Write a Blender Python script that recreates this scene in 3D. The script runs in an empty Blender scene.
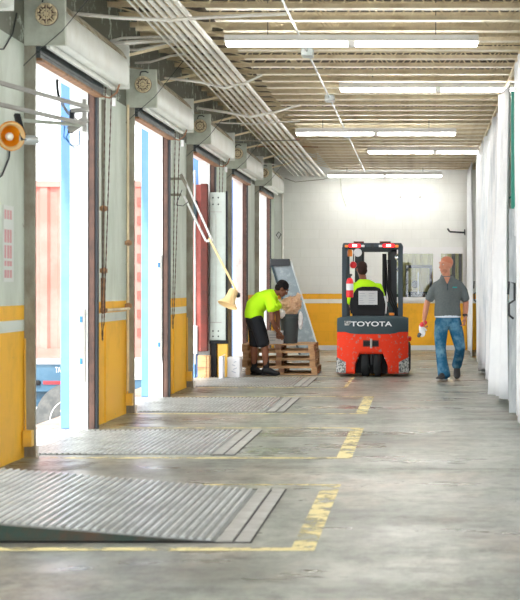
import bpy, bmesh, math, random
from mathutils import Vector, Matrix
random.seed(7)
PI = math.pi
C = bpy.context.scene.collection
sc = bpy.context.scene

# ---------------------------------------------------------------- camera, world, sun, exposure
F = 1500.0                      # focal length in pixels of the 520x600 frame
CAMZ = 1.36
cd = bpy.data.cameras.new('camera'); cam = bpy.data.objects.new('camera', cd); C.objects.link(cam)
cam.location = (0, 0, CAMZ); cam.rotation_euler = (PI/2, 0, 0)
cd.sensor_fit = 'VERTICAL'; cd.sensor_height = 36; cd.sensor_width = 36
cd.lens = 36*F/600.0
cd.shift_x = -161/600.0; cd.shift_y = -13/600.0
cd.clip_end = 500
cd.dof.use_dof = True; cd.dof.focus_distance = 23.0; cd.dof.aperture_fstop = 5.6
sc.camera = cam

w = bpy.data.worlds.new('world'); sc.world = w; w.use_nodes = True
bg = w.node_tree.nodes['Background']
bg.inputs[0].default_value = (0.93, 0.97, 1.0, 1); bg.inputs[1].default_value = 2.5

sd = bpy.data.lights.new('sun', 'SUN'); sun = bpy.data.objects.new('sun', sd); C.objects.link(sun)
sd.energy = 3.2; sd.angle = math.radians(1.5); sd.color = (1, 0.97, 0.92)
sdir = Vector((-0.10, -0.62, 0.78))
sun.rotation_euler = sdir.to_track_quat('Z', 'Y').to_euler()

vs = sc.view_settings
sc.display_settings.display_device = 'sRGB'
vs.view_transform = 'Standard'; vs.look = 'None'; vs.gamma = 1; vs.use_curve_mapping = False
vs.exposure = 0.98
TUBE = 22.0                     # emission of the fluorescent tubes

# ---------------------------------------------------------------- materials
def _n(nt, t): return nt.nodes.new(t)
def mat(name, col, rough=0.6, metal=0.0, col2=None, scale=6.0, lo=0.4, hi=0.65, bump=0.0, bscale=None,
        stretch=(1, 1, 1), emit=None, es=0.0, trans=0.0, sub=0.0, coat=0.0):
    m = bpy.data.materials.new(name); m.use_nodes = True
    nt = m.node_tree; b = nt.nodes['Principled BSDF']
    b.inputs['Base Color'].default_value = (*col, 1); b.inputs['Roughness'].default_value = rough
    b.inputs['Metallic'].default_value = metal
    b.inputs['Coat Weight'].default_value = coat
    if trans: b.inputs['Transmission Weight'].default_value = trans
    if emit:
        b.inputs['Emission Color'].default_value = (*emit, 1); b.inputs['Emission Strength'].default_value = es
    tc = _n(nt, 'ShaderNodeTexCoord'); mp = _n(nt, 'ShaderNodeMapping')
    mp.inputs['Scale'].default_value = stretch
    nt.links.new(tc.outputs['Object'], mp.inputs[0])
    if col2 is not None:
        nz = _n(nt, 'ShaderNodeTexNoise'); nz.inputs['Scale'].default_value = scale; nz.inputs['Detail'].default_value = 6
        nz.inputs['Roughness'].default_value = 0.65
        r = _n(nt, 'ShaderNodeValToRGB')
        r.color_ramp.elements[0].position = lo; r.color_ramp.elements[0].color = (*col, 1)
        r.color_ramp.elements[1].position = hi; r.color_ramp.elements[1].color = (*col2, 1)
        nt.links.new(mp.outputs[0], nz.inputs[0]); nt.links.new(nz.outputs[0], r.inputs[0])
        nt.links.new(r.outputs[0], b.inputs['Base Color'])
    if bump:
        n2 = _n(nt, 'ShaderNodeTexNoise'); n2.inputs['Scale'].default_value = bscale or scale*4; n2.inputs['Detail'].default_value = 4
        bp = _n(nt, 'ShaderNodeBump'); bp.inputs['Strength'].default_value = bump; bp.inputs['Distance'].default_value = 0.02
        nt.links.new(mp.outputs[0], n2.inputs[0]); nt.links.new(n2.outputs[0], bp.inputs['Height'])
        nt.links.new(bp.outputs[0], b.inputs['Normal'])
    return m

def band_wall(name, base, base2, yellow, stripe, blocks=False, joint=(0.72, 0.72, 0.68), streak=True, sc1=2.0):
    """painted wall: yellow dado, pale stripe, thin yellow line, pale paint above, all set by height"""
    m = bpy.data.materials.new(name); m.use_nodes = True
    nt = m.node_tree; L = nt.links; b = nt.nodes['Principled BSDF']; b.inputs['Roughness'].default_value = 0.55
    g = _n(nt, 'ShaderNodeNewGeometry'); sp = _n(nt, 'ShaderNodeSeparateXYZ'); L.new(g.outputs['Position'], sp.inputs[0])
    def ramp_noise(scale, st, a, c, lo, hi):
        mp = _n(nt, 'ShaderNodeMapping'); mp.inputs['Scale'].default_value = st; L.new(g.outputs['Position'], mp.inputs[0])
        nz = _n(nt, 'ShaderNodeTexNoise'); nz.inputs['Scale'].default_value = scale; nz.inputs['Detail'].default_value = 7
        nz.inputs['Roughness'].default_value = 0.7
        L.new(mp.outputs[0], nz.inputs[0])
        r = _n(nt, 'ShaderNodeValToRGB'); L.new(nz.outputs[0], r.inputs[0])
        r.color_ramp.elements[0].position = lo; r.color_ramp.elements[0].color = (*a, 1)
        r.color_ramp.elements[1].position = hi; r.color_ramp.elements[1].color = (*c, 1)
        return r.outputs[0]
    cb = ramp_noise(sc1, (1, 1, .35), base, base2, .42, .7)
    cy = ramp_noise(3.0, (1, 1, .6), yellow, tuple(v*.72 for v in yellow), .5, .8)
    cs = ramp_noise(4.0, (1, 1, 1), stripe, tuple(v*.8 for v in stripe), .5, .8)
    def gt(z):
        k = _n(nt, 'ShaderNodeMath'); k.operation = 'GREATER_THAN'; L.new(sp.outputs[2], k.inputs[0]); k.inputs[1].default_value = z
        return k.outputs[0]
    def mix(f, a, c):
        k = _n(nt, 'ShaderNodeMix'); k.data_type = 'RGBA'; L.new(f, k.inputs[0]); L.new(a, k.inputs[6]); L.new(c, k.inputs[7]); return k.outputs[2]
    col = mix(gt(1.01), cy, cs); col = mix(gt(1.10), col, cy); col = mix(gt(1.215), col, cb)
    # chips and rust spots in the paint
    chips = _n(nt, 'ShaderNodeTexNoise'); chips.inputs['Scale'].default_value = 9; chips.inputs['Detail'].default_value = 8; chips.inputs['Roughness'].default_value = .8
    L.new(g.outputs['Position'], chips.inputs[0])
    k = _n(nt, 'ShaderNodeMath'); k.operation = 'GREATER_THAN'; k.inputs[1].default_value = .665 if streak else .73; L.new(chips.outputs[0], k.inputs[0])
    rgb = _n(nt, 'ShaderNodeRGB'); rgb.outputs[0].default_value = (.22, .19, .14, 1) if streak else (.45, .42, .38, 1)
    col = mix(k.outputs[0], col, rgb.outputs[0])
    if streak:   # peeled darker paint high up on the wall
        mpz = ramp_noise(5.0, (1, 1, 1), (0, 0, 0), (1, 1, 1), .38, .44)
        k2 = _n(nt, 'ShaderNodeMath'); k2.operation = 'MULTIPLY'; L.new(mpz, k2.inputs[0]); L.new(gt(3.3), k2.inputs[1])
        r2 = _n(nt, 'ShaderNodeRGB'); r2.outputs[0].default_value = (.17, .18, .14, 1)
        col = mix(k2.outputs[0], col, r2.outputs[0])
    if blocks:
        cx = _n(nt, 'ShaderNodeCombineXYZ'); L.new(sp.outputs[0], cx.inputs[0]); L.new(sp.outputs[2], cx.inputs[1])
        br = _n(nt, 'ShaderNodeTexBrick'); br.inputs['Scale'].default_value = 1; br.inputs['Brick Width'].default_value = .4
        br.inputs['Row Height'].default_value = .2; br.inputs['Mortar Size'].default_value = .006
        br.inputs['Color1'].default_value = (1, 1, 1, 1); br.inputs['Color2'].default_value = (.96, .96, .96, 1); br.inputs['Mortar'].default_value = (.93, .93, .92, 1)
        L.new(cx.outputs[0], br.inputs[0])
        mm = _n(nt, 'ShaderNodeMix'); mm.data_type = 'RGBA'; mm.blend_type = 'MULTIPLY'; mm.inputs[0].default_value = 1
        L.new(col, mm.inputs[6]); L.new(br.outputs[0], mm.inputs[7]); col = mm.outputs[2]
        bp = _n(nt, 'ShaderNodeBump'); bp.inputs['Strength'].default_value = .4; bp.inputs['Distance'].default_value = .01
        L.new(br.outputs[0], bp.inputs['Height']); L.new(bp.outputs[0], b.inputs['Normal'])
    L.new(col, b.inputs['Base Color'])
    return m

def floor_mat():
    m = bpy.data.materials.new('worn_concrete'); m.use_nodes = True
    nt = m.node_tree; L = nt.links; b = nt.nodes['Principled BSDF']
    g = _n(nt, 'ShaderNodeNewGeometry')
    def noise(scale, st, det=7, rg=.65):
        mp = _n(nt, 'ShaderNodeMapping'); mp.inputs['Scale'].default_value = st; L.new(g.outputs['Position'], mp.inputs[0])
        nz = _n(nt, 'ShaderNodeTexNoise'); nz.inputs['Scale'].default_value = scale; nz.inputs['Detail'].default_value = det
        nz.inputs['Roughness'].default_value = rg; L.new(mp.outputs[0], nz.inputs[0]); return nz.outputs[0]
    def ramp(src, stops):
        r = _n(nt, 'ShaderNodeValToRGB'); L.new(src, r.inputs[0]); e = r.color_ramp.elements
        e[0].position = stops[0][0]; e[0].color = (*stops[0][1], 1); e[1].position = stops[-1][0]; e[1].color = (*stops[-1][1], 1)
        for p, c in stops[1:-1]:
            k = e.new(p); k.color = (*c, 1)
        return r.outputs[0]
    base = ramp(noise(.8, (1, .8, 1)), [(.32, (.15, .16, .135)), (.46, (.24, .255, .22)), (.58, (.34, .355, .31)), (.72, (.47, .48, .44))])
    fine = ramp(noise(6, (1, .7, 1), 10, .8), [(.40, (.55, .55, .52)), (.58, (1.12, 1.12, 1.10))])
    dark = ramp(noise(1.3, (1, 1, 1), 9, .75), [(.55, (1, 1, 1)), (.70, (.38, .35, .30))])
    red = ramp(noise(.6, (1, .6, 1), 5), [(.50, (1, 1, 1)), (.66, (1.15, .92, .84))])
    def mul(a, c):
        k = _n(nt, 'ShaderNodeMix'); k.data_type = 'RGBA'; k.blend_type = 'MULTIPLY'; k.inputs[0].default_value = 1
        L.new(a, k.inputs[6]); L.new(c, k.inputs[7]); return k.outputs[2]
    L.new(mul(mul(mul(base, fine), dark), red), b.inputs['Base Color'])
    rr = ramp(noise(1.4, (.4, 1, 1), 6), [(.35, (.22, .22, .22)), (.65, (.50, .50, .50))]); L.new(rr, b.inputs['Roughness'])
    bp = _n(nt, 'ShaderNodeBump'); bp.inputs['Strength'].default_value = .25; bp.inputs['Distance'].default_value = .01
    L.new(noise(14, (1, 1, 1), 5), bp.inputs['Height']); L.new(bp.outputs[0], b.inputs['Normal'])
    return m

def worn_paint():
    m = bpy.data.materials.new('worn_yellow_paint'); m.use_nodes = True
    nt = m.node_tree; L = nt.links; b = nt.nodes['Principled BSDF']; b.inputs['Roughness'].default_value = .55
    b.inputs['Base Color'].default_value = (.84, .72, .34, 1)
    g = _n(nt, 'ShaderNodeNewGeometry'); nz = _n(nt, 'ShaderNodeTexNoise'); nz.inputs['Scale'].default_value = 5.5; nz.inputs['Detail'].default_value = 9
    nz.inputs['Roughness'].default_value = .75; L.new(g.outputs['Position'], nz.inputs[0])
    r = _n(nt, 'ShaderNodeValToRGB'); r.color_ramp.elements[0].position = .43; r.color_ramp.elements[0].color = (0.08, 0.08, 0.08, 1)
    r.color_ramp.elements[1].position = .52; r.color_ramp.elements[1].color = (.95, .95, .95, 1)
    L.new(nz.outputs[0], r.inputs[0]); L.new(r.outputs[0], b.inputs['Alpha'])
    return m

M = {}   # spec levels are softened for the painted truck below
M['floor'] = floor_mat(); M['paint'] = worn_paint()
M['wall_l'] = band_wall('peeling_pale_green_and_yellow_wall', (.70, .77, .69), (.50, .56, .47), (1.0, .54, .03), (.74, .80, .75))
M['wall_f'] = band_wall('cream_block_wall', (.86, .87, .83), (.80, .81, .77), (1.0, .50, .015), (.92, .90, .82), blocks=True, streak=False)
M['wall_plain'] = mat('white_wall', (.80, .82, .80), .6, col2=(.72, .74, .72), scale=1.5)
M['reveal'] = mat('white_concrete', (.84, .84, .82), .7, col2=(.66, .64, .60), scale=14, lo=.55, hi=.72)
M['deck'] = mat('roof_deck', (.20, .16, .11), .7, col2=(.10, .08, .055), scale=3)
M['joist'] = mat('cream_joist_paint', (.84, .72, .49), .5, col2=(.54, .41, .24), scale=3, lo=.45, hi=.75)
M['joist2'] = mat('pale_joist_flange', (.92, .85, .68), .5, col2=(.66, .52, .34), scale=3, lo=.5, hi=.8)
M['pipe'] = mat('cream_conduit', (.84, .82, .76), .4, col2=(.66, .60, .50), scale=4, lo=.5, hi=.75)
M['galv'] = mat('galvanised', (.62, .66, .66), .4, .5, col2=(.48, .52, .52), scale=5)
M['hood'] = mat('cream_hood', (.80, .82, .77), .45, col2=(.66, .66, .58), scale=3, lo=.5, hi=.8)
M['hood_top'] = mat('dusty_hood_top', (.34, .27, .16), .8, col2=(.62, .58, .46), scale=5)
M['plate'] = mat('grey_green_plate', (.62, .66, .57), .5, col2=(.46, .48, .40), scale=5)
M['channel'] = mat('worn_steel_channel', (.38, .37, .30), .55, .2, col2=(.24, .20, .15), scale=6, stretch=(1, 1, .4))
M['rust'] = mat('rusty_steel', (.15, .08, .06), .7, .1, col2=(.09, .055, .045), scale=7)
M['rust2'] = mat('rusty_orange', (.50, .27, .13), .7, col2=(.28, .16, .10), scale=12)
M['rustbar'] = mat('rust_brown_bar', (.34, .17, .075), .7, col2=(.16, .09, .05), scale=12)
M['dark'] = mat('dark_steel', (.055, .06, .065), .5, .3)
M['black'] = mat('black_plastic', (.018, .018, .02), .45)
M['slats'] = mat('door_curtain', (.09, .105, .11), .5, .2, col2=(.05, .06, .06), scale=4)
M['blue'] = mat('sky_blue_post', (.13, .28, .60), .7, col2=(.16, .32, .64), scale=3)
M['contpink'] = mat('sunlit_red_container', (.50, .15, .12), .65, col2=(.58, .22, .19), scale=1.2)  # container red with the paleness of sun glare put into the colour
M['contred'] = mat('dark_and_shaded_red', (.14, .02, .012), .7, col2=(.07, .018, .012), scale=4)  # container red, end-post shade put into the colour; also dark forklift parts
M['red_mid'] = mat('red_mark_and_leaf_shade', (.30, .06, .045), .7, col2=(.44, .14, .12), scale=3)  # red of the marks; on the door leaf it carries painted shade
M['chassis'] = mat('blue_chassis', (.04, .11, .18), .5, col2=(.07, .15, .22), scale=3)
M['tire'] = mat('dusty_tire', (.07, .075, .075), .85, col2=(.12, .12, .115), scale=8)
M['yard'] = mat('yard_concrete', (.62, .62, .60), .8, col2=(.52, .52, .50), scale=1)
M['white'] = mat('white_paint', (.85, .85, .84), .45)
M['tube'] = mat('lit_tube', (1, 1, 1), .5, emit=(1, .99, .95), es=TUBE)
M['tube_dim'] = mat('dim_lit_tube', (1, 1, 1), .5, emit=(1, .99, .95), es=TUBE*.75)
M['rib'] = mat('grey_tread_steel', (.66, .69, .68), .30, .3, col2=(.38, .40, .39), scale=3)
M['ribbase'] = mat('worn_grey_deck_steel', (.20, .215, .205), .5, .3, col2=(.30, .31, .30), scale=3)
M['pitgreen'] = mat('dark_green_skirt', (.03, .07, .055), .6, col2=(.10, .06, .035), scale=5)
M['frame'] = mat('worn_steel_frame', (.36, .35, .32), .5, .3, col2=(.48, .48, .45), scale=5)
M['sheet'] = mat('white_curtain_fabric', (.84, .86, .88), .6, col2=(.76, .78, .81), scale=2)
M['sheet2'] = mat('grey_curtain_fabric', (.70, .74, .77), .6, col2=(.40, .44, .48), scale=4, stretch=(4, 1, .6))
M['sheetmix'] = mat('white_fabric_fold_shade', (.84, .86, .88), .6, col2=(.56, .61, .66), scale=3, lo=.48, hi=.66, stretch=(1, 2.5, .3))  # vertical grey streaks put the shade of the folds into white fabric
M['green'] = mat('green_rack', (.02, .28, .21), .45)
M['red'] = mat('forklift_red', (.74, .04, .012), .6, col2=(.62, .03, .012), scale=6, bump=.05)
M['redworn'] = mat('scraped_red', (.74, .045, .015), .65, col2=(.30, .22, .18), scale=16, lo=.57, hi=.66)
M['slate'] = mat('slate_grey_paint', (.045, .068, .078), .6)
M['guard'] = mat('guard_steel', (.055, .072, .085), .55, .2)
M['rubber'] = mat('black_rubber', (.022, .024, .025), .75)
M['letter'] = mat('pale_letters', (.74, .76, .77), .4)
M['scrape'] = mat('bare_scrape', (.50, .50, .48), .6, col2=(.10, .11, .11), scale=30, lo=.45, hi=.55)
M['lampred'] = mat('red_tail_lamp', (.8, .005, .01), .3, emit=(1, .0, .01), es=.9)
M['lampcore'] = mat('lit_lamp_core', (1, .6, .6), .3, emit=(1, .5, .45), es=2.5)
M['orange'] = mat('orange_lens', (.95, .28, .02), .35)
M['extred'] = mat('extinguisher_red', (.80, .02, .03), .3)
M['skin'] = mat('fair_skin', (.56, .25, .16), .5)
M['skinred'] = mat('flushed_skin', (.52, .19, .11), .5)
M['skindark'] = mat('brown_skin', (.20, .085, .05), .5)
M['stubble'] = mat('reddish_stubble', (.40, .17, .10), .8)
M['hairblack'] = mat('black_hair', (.012, .010, .010), .85, bump=.8, bscale=60)
M['hairbrown'] = mat('dark_brown_hair', (.035, .018, .015), .8)
M['hivis'] = mat('neon_yellow_green_cloth', (.50, .88, .015), .75, bump=.4, bscale=9)
M['shorts'] = mat('black_cloth', (.014, .015, .018), .8, bump=.4, bscale=9)
M['polo'] = mat('grey_polo_cloth', (.115, .135, .138), .85, col2=(.14, .16, .16), scale=40, bump=.5, bscale=9)
M['teal'] = mat('teal_stitching', (.02, .36, .36), .7)
M['under'] = mat('white_cotton', (.72, .78, .88), .8)
M['jeans'] = mat('faded_blue_denim', (.02, .115, .22), .8, col2=(.16, .33, .45), scale=4.5, lo=.46, hi=.66, bump=.5, bscale=12)
M['shoe'] = mat('dark_grey_shoe', (.06, .06, .06), .7)
M['sole'] = mat('pale_sole', (.60, .58, .54), .7)
M['glovered'] = mat('red_knit', (.78, .05, .07), .8)
M['glovewhite'] = mat('white_knit', (.82, .83, .84), .8)
M['wood'] = mat('pallet_wood', (.58, .36, .18), .75, col2=(.36, .20, .09), scale=5, stretch=(1, 6, 6), bump=.2)
M['wooddark'] = mat('aged_wood', (.36, .19, .11), .8, col2=(.24, .13, .08), scale=5)
M['carton'] = mat('white_carton', (.80, .79, .80), .7)
M['print'] = mat('grey_print', (.50, .52, .58), .7)
M['kraft'] = mat('crumpled_kraft_paper', (.80, .54, .36), .8, col2=(.70, .42, .26), scale=10, bump=.7, bscale=20)
M['bin'] = mat('grey_plastic_bin', (.085, .10, .105), .5)
M['sheetmetal'] = mat('scuffed_grey_metal', (.22, .27, .29), .45, .45, col2=(.36, .42, .44), scale=9, lo=.5, hi=.7)
M['glass'] = mat('window_glass', (.92, .96, .96), .02, trans=1.0)
M['olive'] = mat('olive_ribbed_metal', (.42, .40, .17), .5, .1, col2=(.34, .32, .13), scale=4)
M['yellow'] = mat('yellow_paint', (.86, .52, .06), .5, col2=(.70, .42, .08), scale=8)
M['lampshade'] = mat('cream_orange_shade', (.88, .62, .30), .4)
M['lamporange'] = mat('orange_lamp_ring', (.92, .36, .01), .4)
M['bulb'] = mat('frosted_bulb', (.9, .9, .85), .25)
M['pinkprint'] = mat('faded_pink_print', (.72, .38, .40), .7)
M['poster'] = mat('pale_poster', (.74, .78, .74), .5)
M['panelgrey'] = mat('pale_grey_green_panel', (.56, .62, .57), .5, col2=(.46, .51, .46), scale=3)
M['stain'] = mat('oil_stain', (.13, .105, .07), .5)
M['cable'] = mat('blue_cable', (.04, .22, .50), .5)
M['mirror'] = mat('mirror_glass', (.8, .82, .84), .05, 1.0)

for k_ in ('shorts', 'black', 'rubber', 'slate', 'polo', 'jeans', 'hairblack', 'hairbrown', 'guard', 'dark', 'skin', 'skinred', 'skindark', 'red', 'redworn', 'bin', 'hivis', 'shoe', 'mast') :
    if k_ in M: M[k_].node_tree.nodes['Principled BSDF'].inputs['Specular IOR Level'].default_value = .15
# ---------------------------------------------------------------- mesh builder
ORG = {}
def world_origin(o): return ORG.get(o.name, Vector((0, 0, 0)))

class MB:
    def __init__(s): s.v = []; s.f = []
    def add(s, vs_, fs_):
        k = len(s.v); s.v += [Vector(v) for v in vs_]; s.f += [[i+k for i in f] for f in fs_]; return s
    def box(s, x0, x1, y0, y1, z0, z1):
        return s.add([(x0,y0,z0),(x1,y0,z0),(x1,y1,z0),(x0,y1,z0),(x0,y0,z1),(x1,y0,z1),(x1,y1,z1),(x0,y1,z1)],
                     [(0,3,2,1),(4,5,6,7),(0,1,5,4),(1,2,6,5),(2,3,7,6),(3,0,4,7)])
    def rbox(s, c, size, rot):            # oriented box; rot = Matrix 3x3 or Euler tuple
        R = rot if isinstance(rot, Matrix) else Matrix.Rotation(rot[2], 3, 'Z') @ Matrix.Rotation(rot[1], 3, 'Y') @ Matrix.Rotation(rot[0], 3, 'X')
        a, b_, d = (q/2 for q in size); c = Vector(c)
        vv = [c + R @ Vector((x*a, y*b_, z*d)) for x, y, z in [(-1,-1,-1),(1,-1,-1),(1,1,-1),(-1,1,-1),(-1,-1,1),(1,-1,1),(1,1,1),(-1,1,1)]]
        return s.add(vv, [(0,3,2,1),(4,5,6,7),(0,1,5,4),(1,2,6,5),(2,3,7,6),(3,0,4,7)])
    def bar(s, p0, p1, wdt, h, up=(0, 0, 1)):
        p0, p1 = Vector(p0), Vector(p1); d = (p1-p0); L_ = d.length; d.normalize(); up = Vector(up)
        if abs(d.dot(up)) > .98: up = Vector((0, 1, 0))
        sd_ = d.cross(up).normalized(); u = sd_.cross(d)
        R = Matrix((d, sd_, u)).transposed()
        return s.rbox((p0+p1)/2, (L_, wdt, h), R)
    def rings(s, rings, cap=True, closed=False):
        n = len(rings[0]); k = len(s.v)
        for r in rings: s.v += [Vector(p) for p in r]
        m = len(rings)
        for i in range(m if closed else m-1):
            a = k+i*n; b_ = k+((i+1) % m)*n
            for j in range(n): s.f.append([a+j, a+(j+1) % n, b_+(j+1) % n, b_+j])
        if cap and not closed:
            s.f.append(list(range(k, k+n))[::-1]); s.f.append(list(range(k+(m-1)*n, k+m*n)))
        return s
    def tube(s, pts, r, n=10, closed=False):
        pts = [Vector(p) for p in pts]; m = len(pts); rs = r if isinstance(r, (list, tuple)) else [r]*m
        rg = []; ref = None
        for i, p in enumerate(pts):
            if closed: d = pts[(i+1) % m]-pts[i-1]
            else: d = pts[min(i+1, m-1)]-pts[max(i-1, 0)]
            d.normalize()
            if ref is None:
                ref = Vector((0, 0, 1)) if abs(d.z) < .9 else Vector((1, 0, 0))
            a = ref-d*ref.dot(d)
            if a.length < 1e-4: a = d.orthogonal()
            a.normalize(); ref = a; b_ = d.cross(a)
            rg.append([p+(a*math.cos(t)+b_*math.sin(t))*rs[i] for t in [2*PI*j/n for j in range(n)]])
        return s.rings(rg, closed=closed)
    def lathe(s, prof, c, ax=(0, 0, 1), n=24):   # prof: (radius, along) pairs
        ax = Vector(ax).normalized(); a = ax.orthogonal().normalized(); b_ = ax.cross(a); c = Vector(c)
        return s.rings([[c+ax*h+(a*math.cos(2*PI*j/n)+b_*math.sin(2*PI*j/n))*max(r, 1e-4) for j in range(n)] for r, h in prof])
    def ball(s, c, rx, ry=None, rz=None, n=14, R=None):
        ry = ry or rx; rz = rz or rx; c = Vector(c); R = R or Matrix.Identity(3); rg = []
        for i in range(1, n):
            t = PI*i/n
            rg.append([c+R @ Vector((rx*math.sin(t)*math.cos(2*PI*j/16), ry*math.sin(t)*math.sin(2*PI*j/16), -rz*math.cos(t))) for j in range(16)])
        k = len(s.v); s.rings(rg, cap=False); m = len(s.v)
        s.v += [c+R @ Vector((0, 0, -rz)), c+R @ Vector((0, 0, rz))]
        for j in range(16):
            s.f.append([m, k+(j+1) % 16, k+j]); q = k+(n-2)*16; s.f.append([m+1, q+j, q+(j+1) % 16])
        return s
    def prism(s, poly, axis, a, b_):       # poly in the other two axes (cyclic order x->y,z ; y->x,z ; z->x,y)
        def P(u, v, t): return {'x': (t, u, v), 'y': (u, t, v), 'z': (u, v, t)}[axis]
        return s.rings([[P(u, v, a) for u, v in poly], [P(u, v, b_) for u, v in poly]])
    def limb(s, pts, rad, n=12, up=None):   # tapered rounded limb, rad: r or (ra, rb)
        pts = [Vector(p) for p in pts]; rr = [(r, r) if not isinstance(r, tuple) else r for r in rad]
        d0 = (pts[0]-pts[1]).normalized(); d1 = (pts[-1]-pts[-2]).normalized(); P = []; Rr = []
        for k in (0.0, .5, .87):
            P.append(pts[0]+d0*max(rr[0])*.9*(1-k)); Rr.append(tuple(q*math.sin(math.acos(1-k) if k < 1 else PI/2)+.001 for q in rr[0]))
        P += pts; Rr += rr
        for k in (.87, .5, 0.0):
            P.append(pts[-1]+d1*max(rr[-1])*.9*(1-k)); Rr.append(tuple(q*math.sin(math.acos(1-k))+.001 for q in rr[-1]))
        rg = []; ref = Vector(up) if up else None
        for i, p in enumerate(P):
            d = (P[min(i+1, len(P)-1)]-P[max(i-1, 0)]).normalized()
            if ref is None: ref = Vector((1, 0, 0)) if abs(d.x) < .9 else Vector((0, 0, 1))
            a = ref-d*ref.dot(d); a.normalize(); b_ = d.cross(a)
            if not up: ref = a
            rg.append([p+a*math.cos(2*PI*j/n)*Rr[i][0]+b_*math.sin(2*PI*j/n)*Rr[i][1] for j in range(n)])
        return s.rings(rg)
    def xf(s, fn): s.v = [fn(v) for v in s.v]; return s
    def build(s, name, m, parent=None, smooth=False, bevel=0, origin=None, remesh=0, sub=0, bseg=2):
        if origin is None:
            xs = [v.x for v in s.v]; ys = [v.y for v in s.v]; zs = [v.z for v in s.v]
            origin = Vector(((min(xs)+max(xs))/2, (min(ys)+max(ys))/2, min(zs)))
        origin = Vector(origin)
        me = bpy.data.meshes.new(name); me.from_pydata([v-origin for v in s.v], [], s.f); me.update()
        bm = bmesh.new(); bm.from_mesh(me); bmesh.ops.recalc_face_normals(bm, faces=bm.faces); bm.to_mesh(me); bm.free()
        me.materials.append(m if not isinstance(m, str) else M[m])
        o = bpy.data.objects.new(name, me); C.objects.link(o); ORG[o.name] = origin
        if parent: o.parent = parent; o.location = origin-world_origin(parent)
        else: o.location = origin
        if remesh:
            r = o.modifiers.new('remesh', 'REMESH'); r.mode = 'VOXEL'; r.voxel_size = remesh; r.use_smooth_shade = True
            k = o.modifiers.new('smooth', 'SMOOTH'); k.factor = .5; k.iterations = 4
        if bevel:
            b_ = o.modifiers.new('bevel', 'BEVEL'); b_.width = bevel; b_.segments = bseg; b_.limit_method = 'ANGLE'
        if sub: k = o.modifiers.new('sub', 'SUBSURF'); k.levels = sub; k.render_levels = sub
        if smooth:
            for p in me.polygons: p.use_smooth = True
            if not remesh and not sub:
                try: me.set_sharp_from_angle(angle=math.radians(40))
                except Exception: pass
        return o

def tag(o, label=None, cat=None, group=None, kind=None):
    if label: o['label'] = label
    if cat: o['category'] = cat
    if group: o['group'] = group
    if kind: o['kind'] = kind
    return o
def thing(name, loc, label=None, cat=None, group=None, kind=None):
    o = bpy.data.objects.new(name, None); C.objects.link(o); o.location = loc; o.empty_display_size = .1
    ORG[o.name] = Vector(loc); return tag(o, label, cat, group, kind)
def copy_tree(o, delta=(0, 0, 0), parent=None):
    c = o.copy(); C.objects.link(c); ORG[c.name] = world_origin(o)+Vector(delta)
    if parent: c.parent = parent
    else: c.location = Vector(o.location)+Vector(delta)
    for ch in list(o.children):
        if ch is not c: copy_tree(ch, delta, c)
    return c
def text(name, body, size, loc, rot, m, parent=None, ext=.002, bold=0.0, sx=1.0):
    cu = bpy.data.curves.new(name, 'FONT'); cu.body = body; cu.size = size; cu.extrude = ext; cu.offset = bold
    cu.align_x = 'CENTER'; cu.align_y = 'CENTER'
    t = bpy.data.objects.new(name, cu); C.objects.link(t); bpy.context.view_layer.update()
    me = bpy.data.meshes.new_from_object(t.evaluated_get(bpy.context.evaluated_depsgraph_get()))
    bpy.data.objects.remove(t)
    o = bpy.data.objects.new(name, me); C.objects.link(o); me.materials.clear(); me.materials.append(M[m])
    o.rotation_euler = rot; o.scale = (sx, 1, 1); ORG[o.name] = Vector(loc)
    if parent: o.parent = parent; o.location = Vector(loc)-world_origin(parent)
    else: o.location = loc
    return o
def sag(p0, p1, drop, n=10):
    p0, p1 = Vector(p0), Vector(p1)
    return [p0.lerp(p1, i/n)+Vector((0, 0, -drop*4*(i/n)*(1-i/n))) for i in range(n+1)]
def chain_mb(p0, p1, drop=0, link=.035, r=.004):
    mb = MB(); n = max(2, int((Vector(p1)-Vector(p0)).length/link)); pts = sag(p0, p1, drop, n)
    for i in range(n):
        a, b_ = pts[i], pts[i+1]; d = (b_-a).normalized(); m_ = (a+b_)/2
        q = d.orthogonal().normalized(); q = q if i % 2 else d.cross(q)
        L_ = link*.62
        mb.tube([m_-d*L_-q*.0, m_-d*L_*.5+q*.009, m_+d*L_*.5+q*.009, m_+d*L_, m_+d*L_*.5-q*.009, m_-d*L_*.5-q*.009], r, 5, closed=True)
    return mb

# ---------------------------------------------------------------- structure
YK = [12.0+4.15*k for k in range(-3, 5)]          # near jamb of every dock door
OW = 2.37; FARY = 32.4; LX = -3.17; OX = -3.36; DECK = 4.32; LINT = 3.32
MB().box(-3.80, 3.2, -3, 36, -.25, 0).build('floor', 'floor', origin=(0, 0, 0)).__setitem__('kind', 'structure')
wl = MB(); y = -3.0
for yk in YK:
    if yk-.02 > y: wl.box(OX, LX, y, yk-.02, 0, DECK)
    wl.box(OX, LX, max(yk-.02, y), yk+OW+.1, LINT, DECK); y = yk+OW+.1
wl.box(OX, LX, y, FARY+.2, 0, DECK)
tag(wl.build('wall_left', 'wall_l', origin=(0, 0, 0)), kind='structure')
# far wall with the window opening
WX0, WX1, WZ0, WZ1 = -.74, .92, 1.14, 2.12
wf = MB()
wf.box(LX, WX0, FARY, FARY+.2, 0, DECK); wf.box(WX1, 3.2, FARY, FARY+.2, 0, DECK)
wf.box(WX0, WX1, FARY, FARY+.2, 0, WZ0); wf.box(WX0, WX1, FARY, FARY+.2, WZ1, DECK)
tag(wf.build('wall_far', 'wall_f', origin=(0, 0, 0)), kind='structure')
tag(MB().box(3.1, 3.3, -3, FARY, 0, DECK).build('wall_right', 'wall_plain', origin=(0, 0, 0)), kind='structure')
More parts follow.
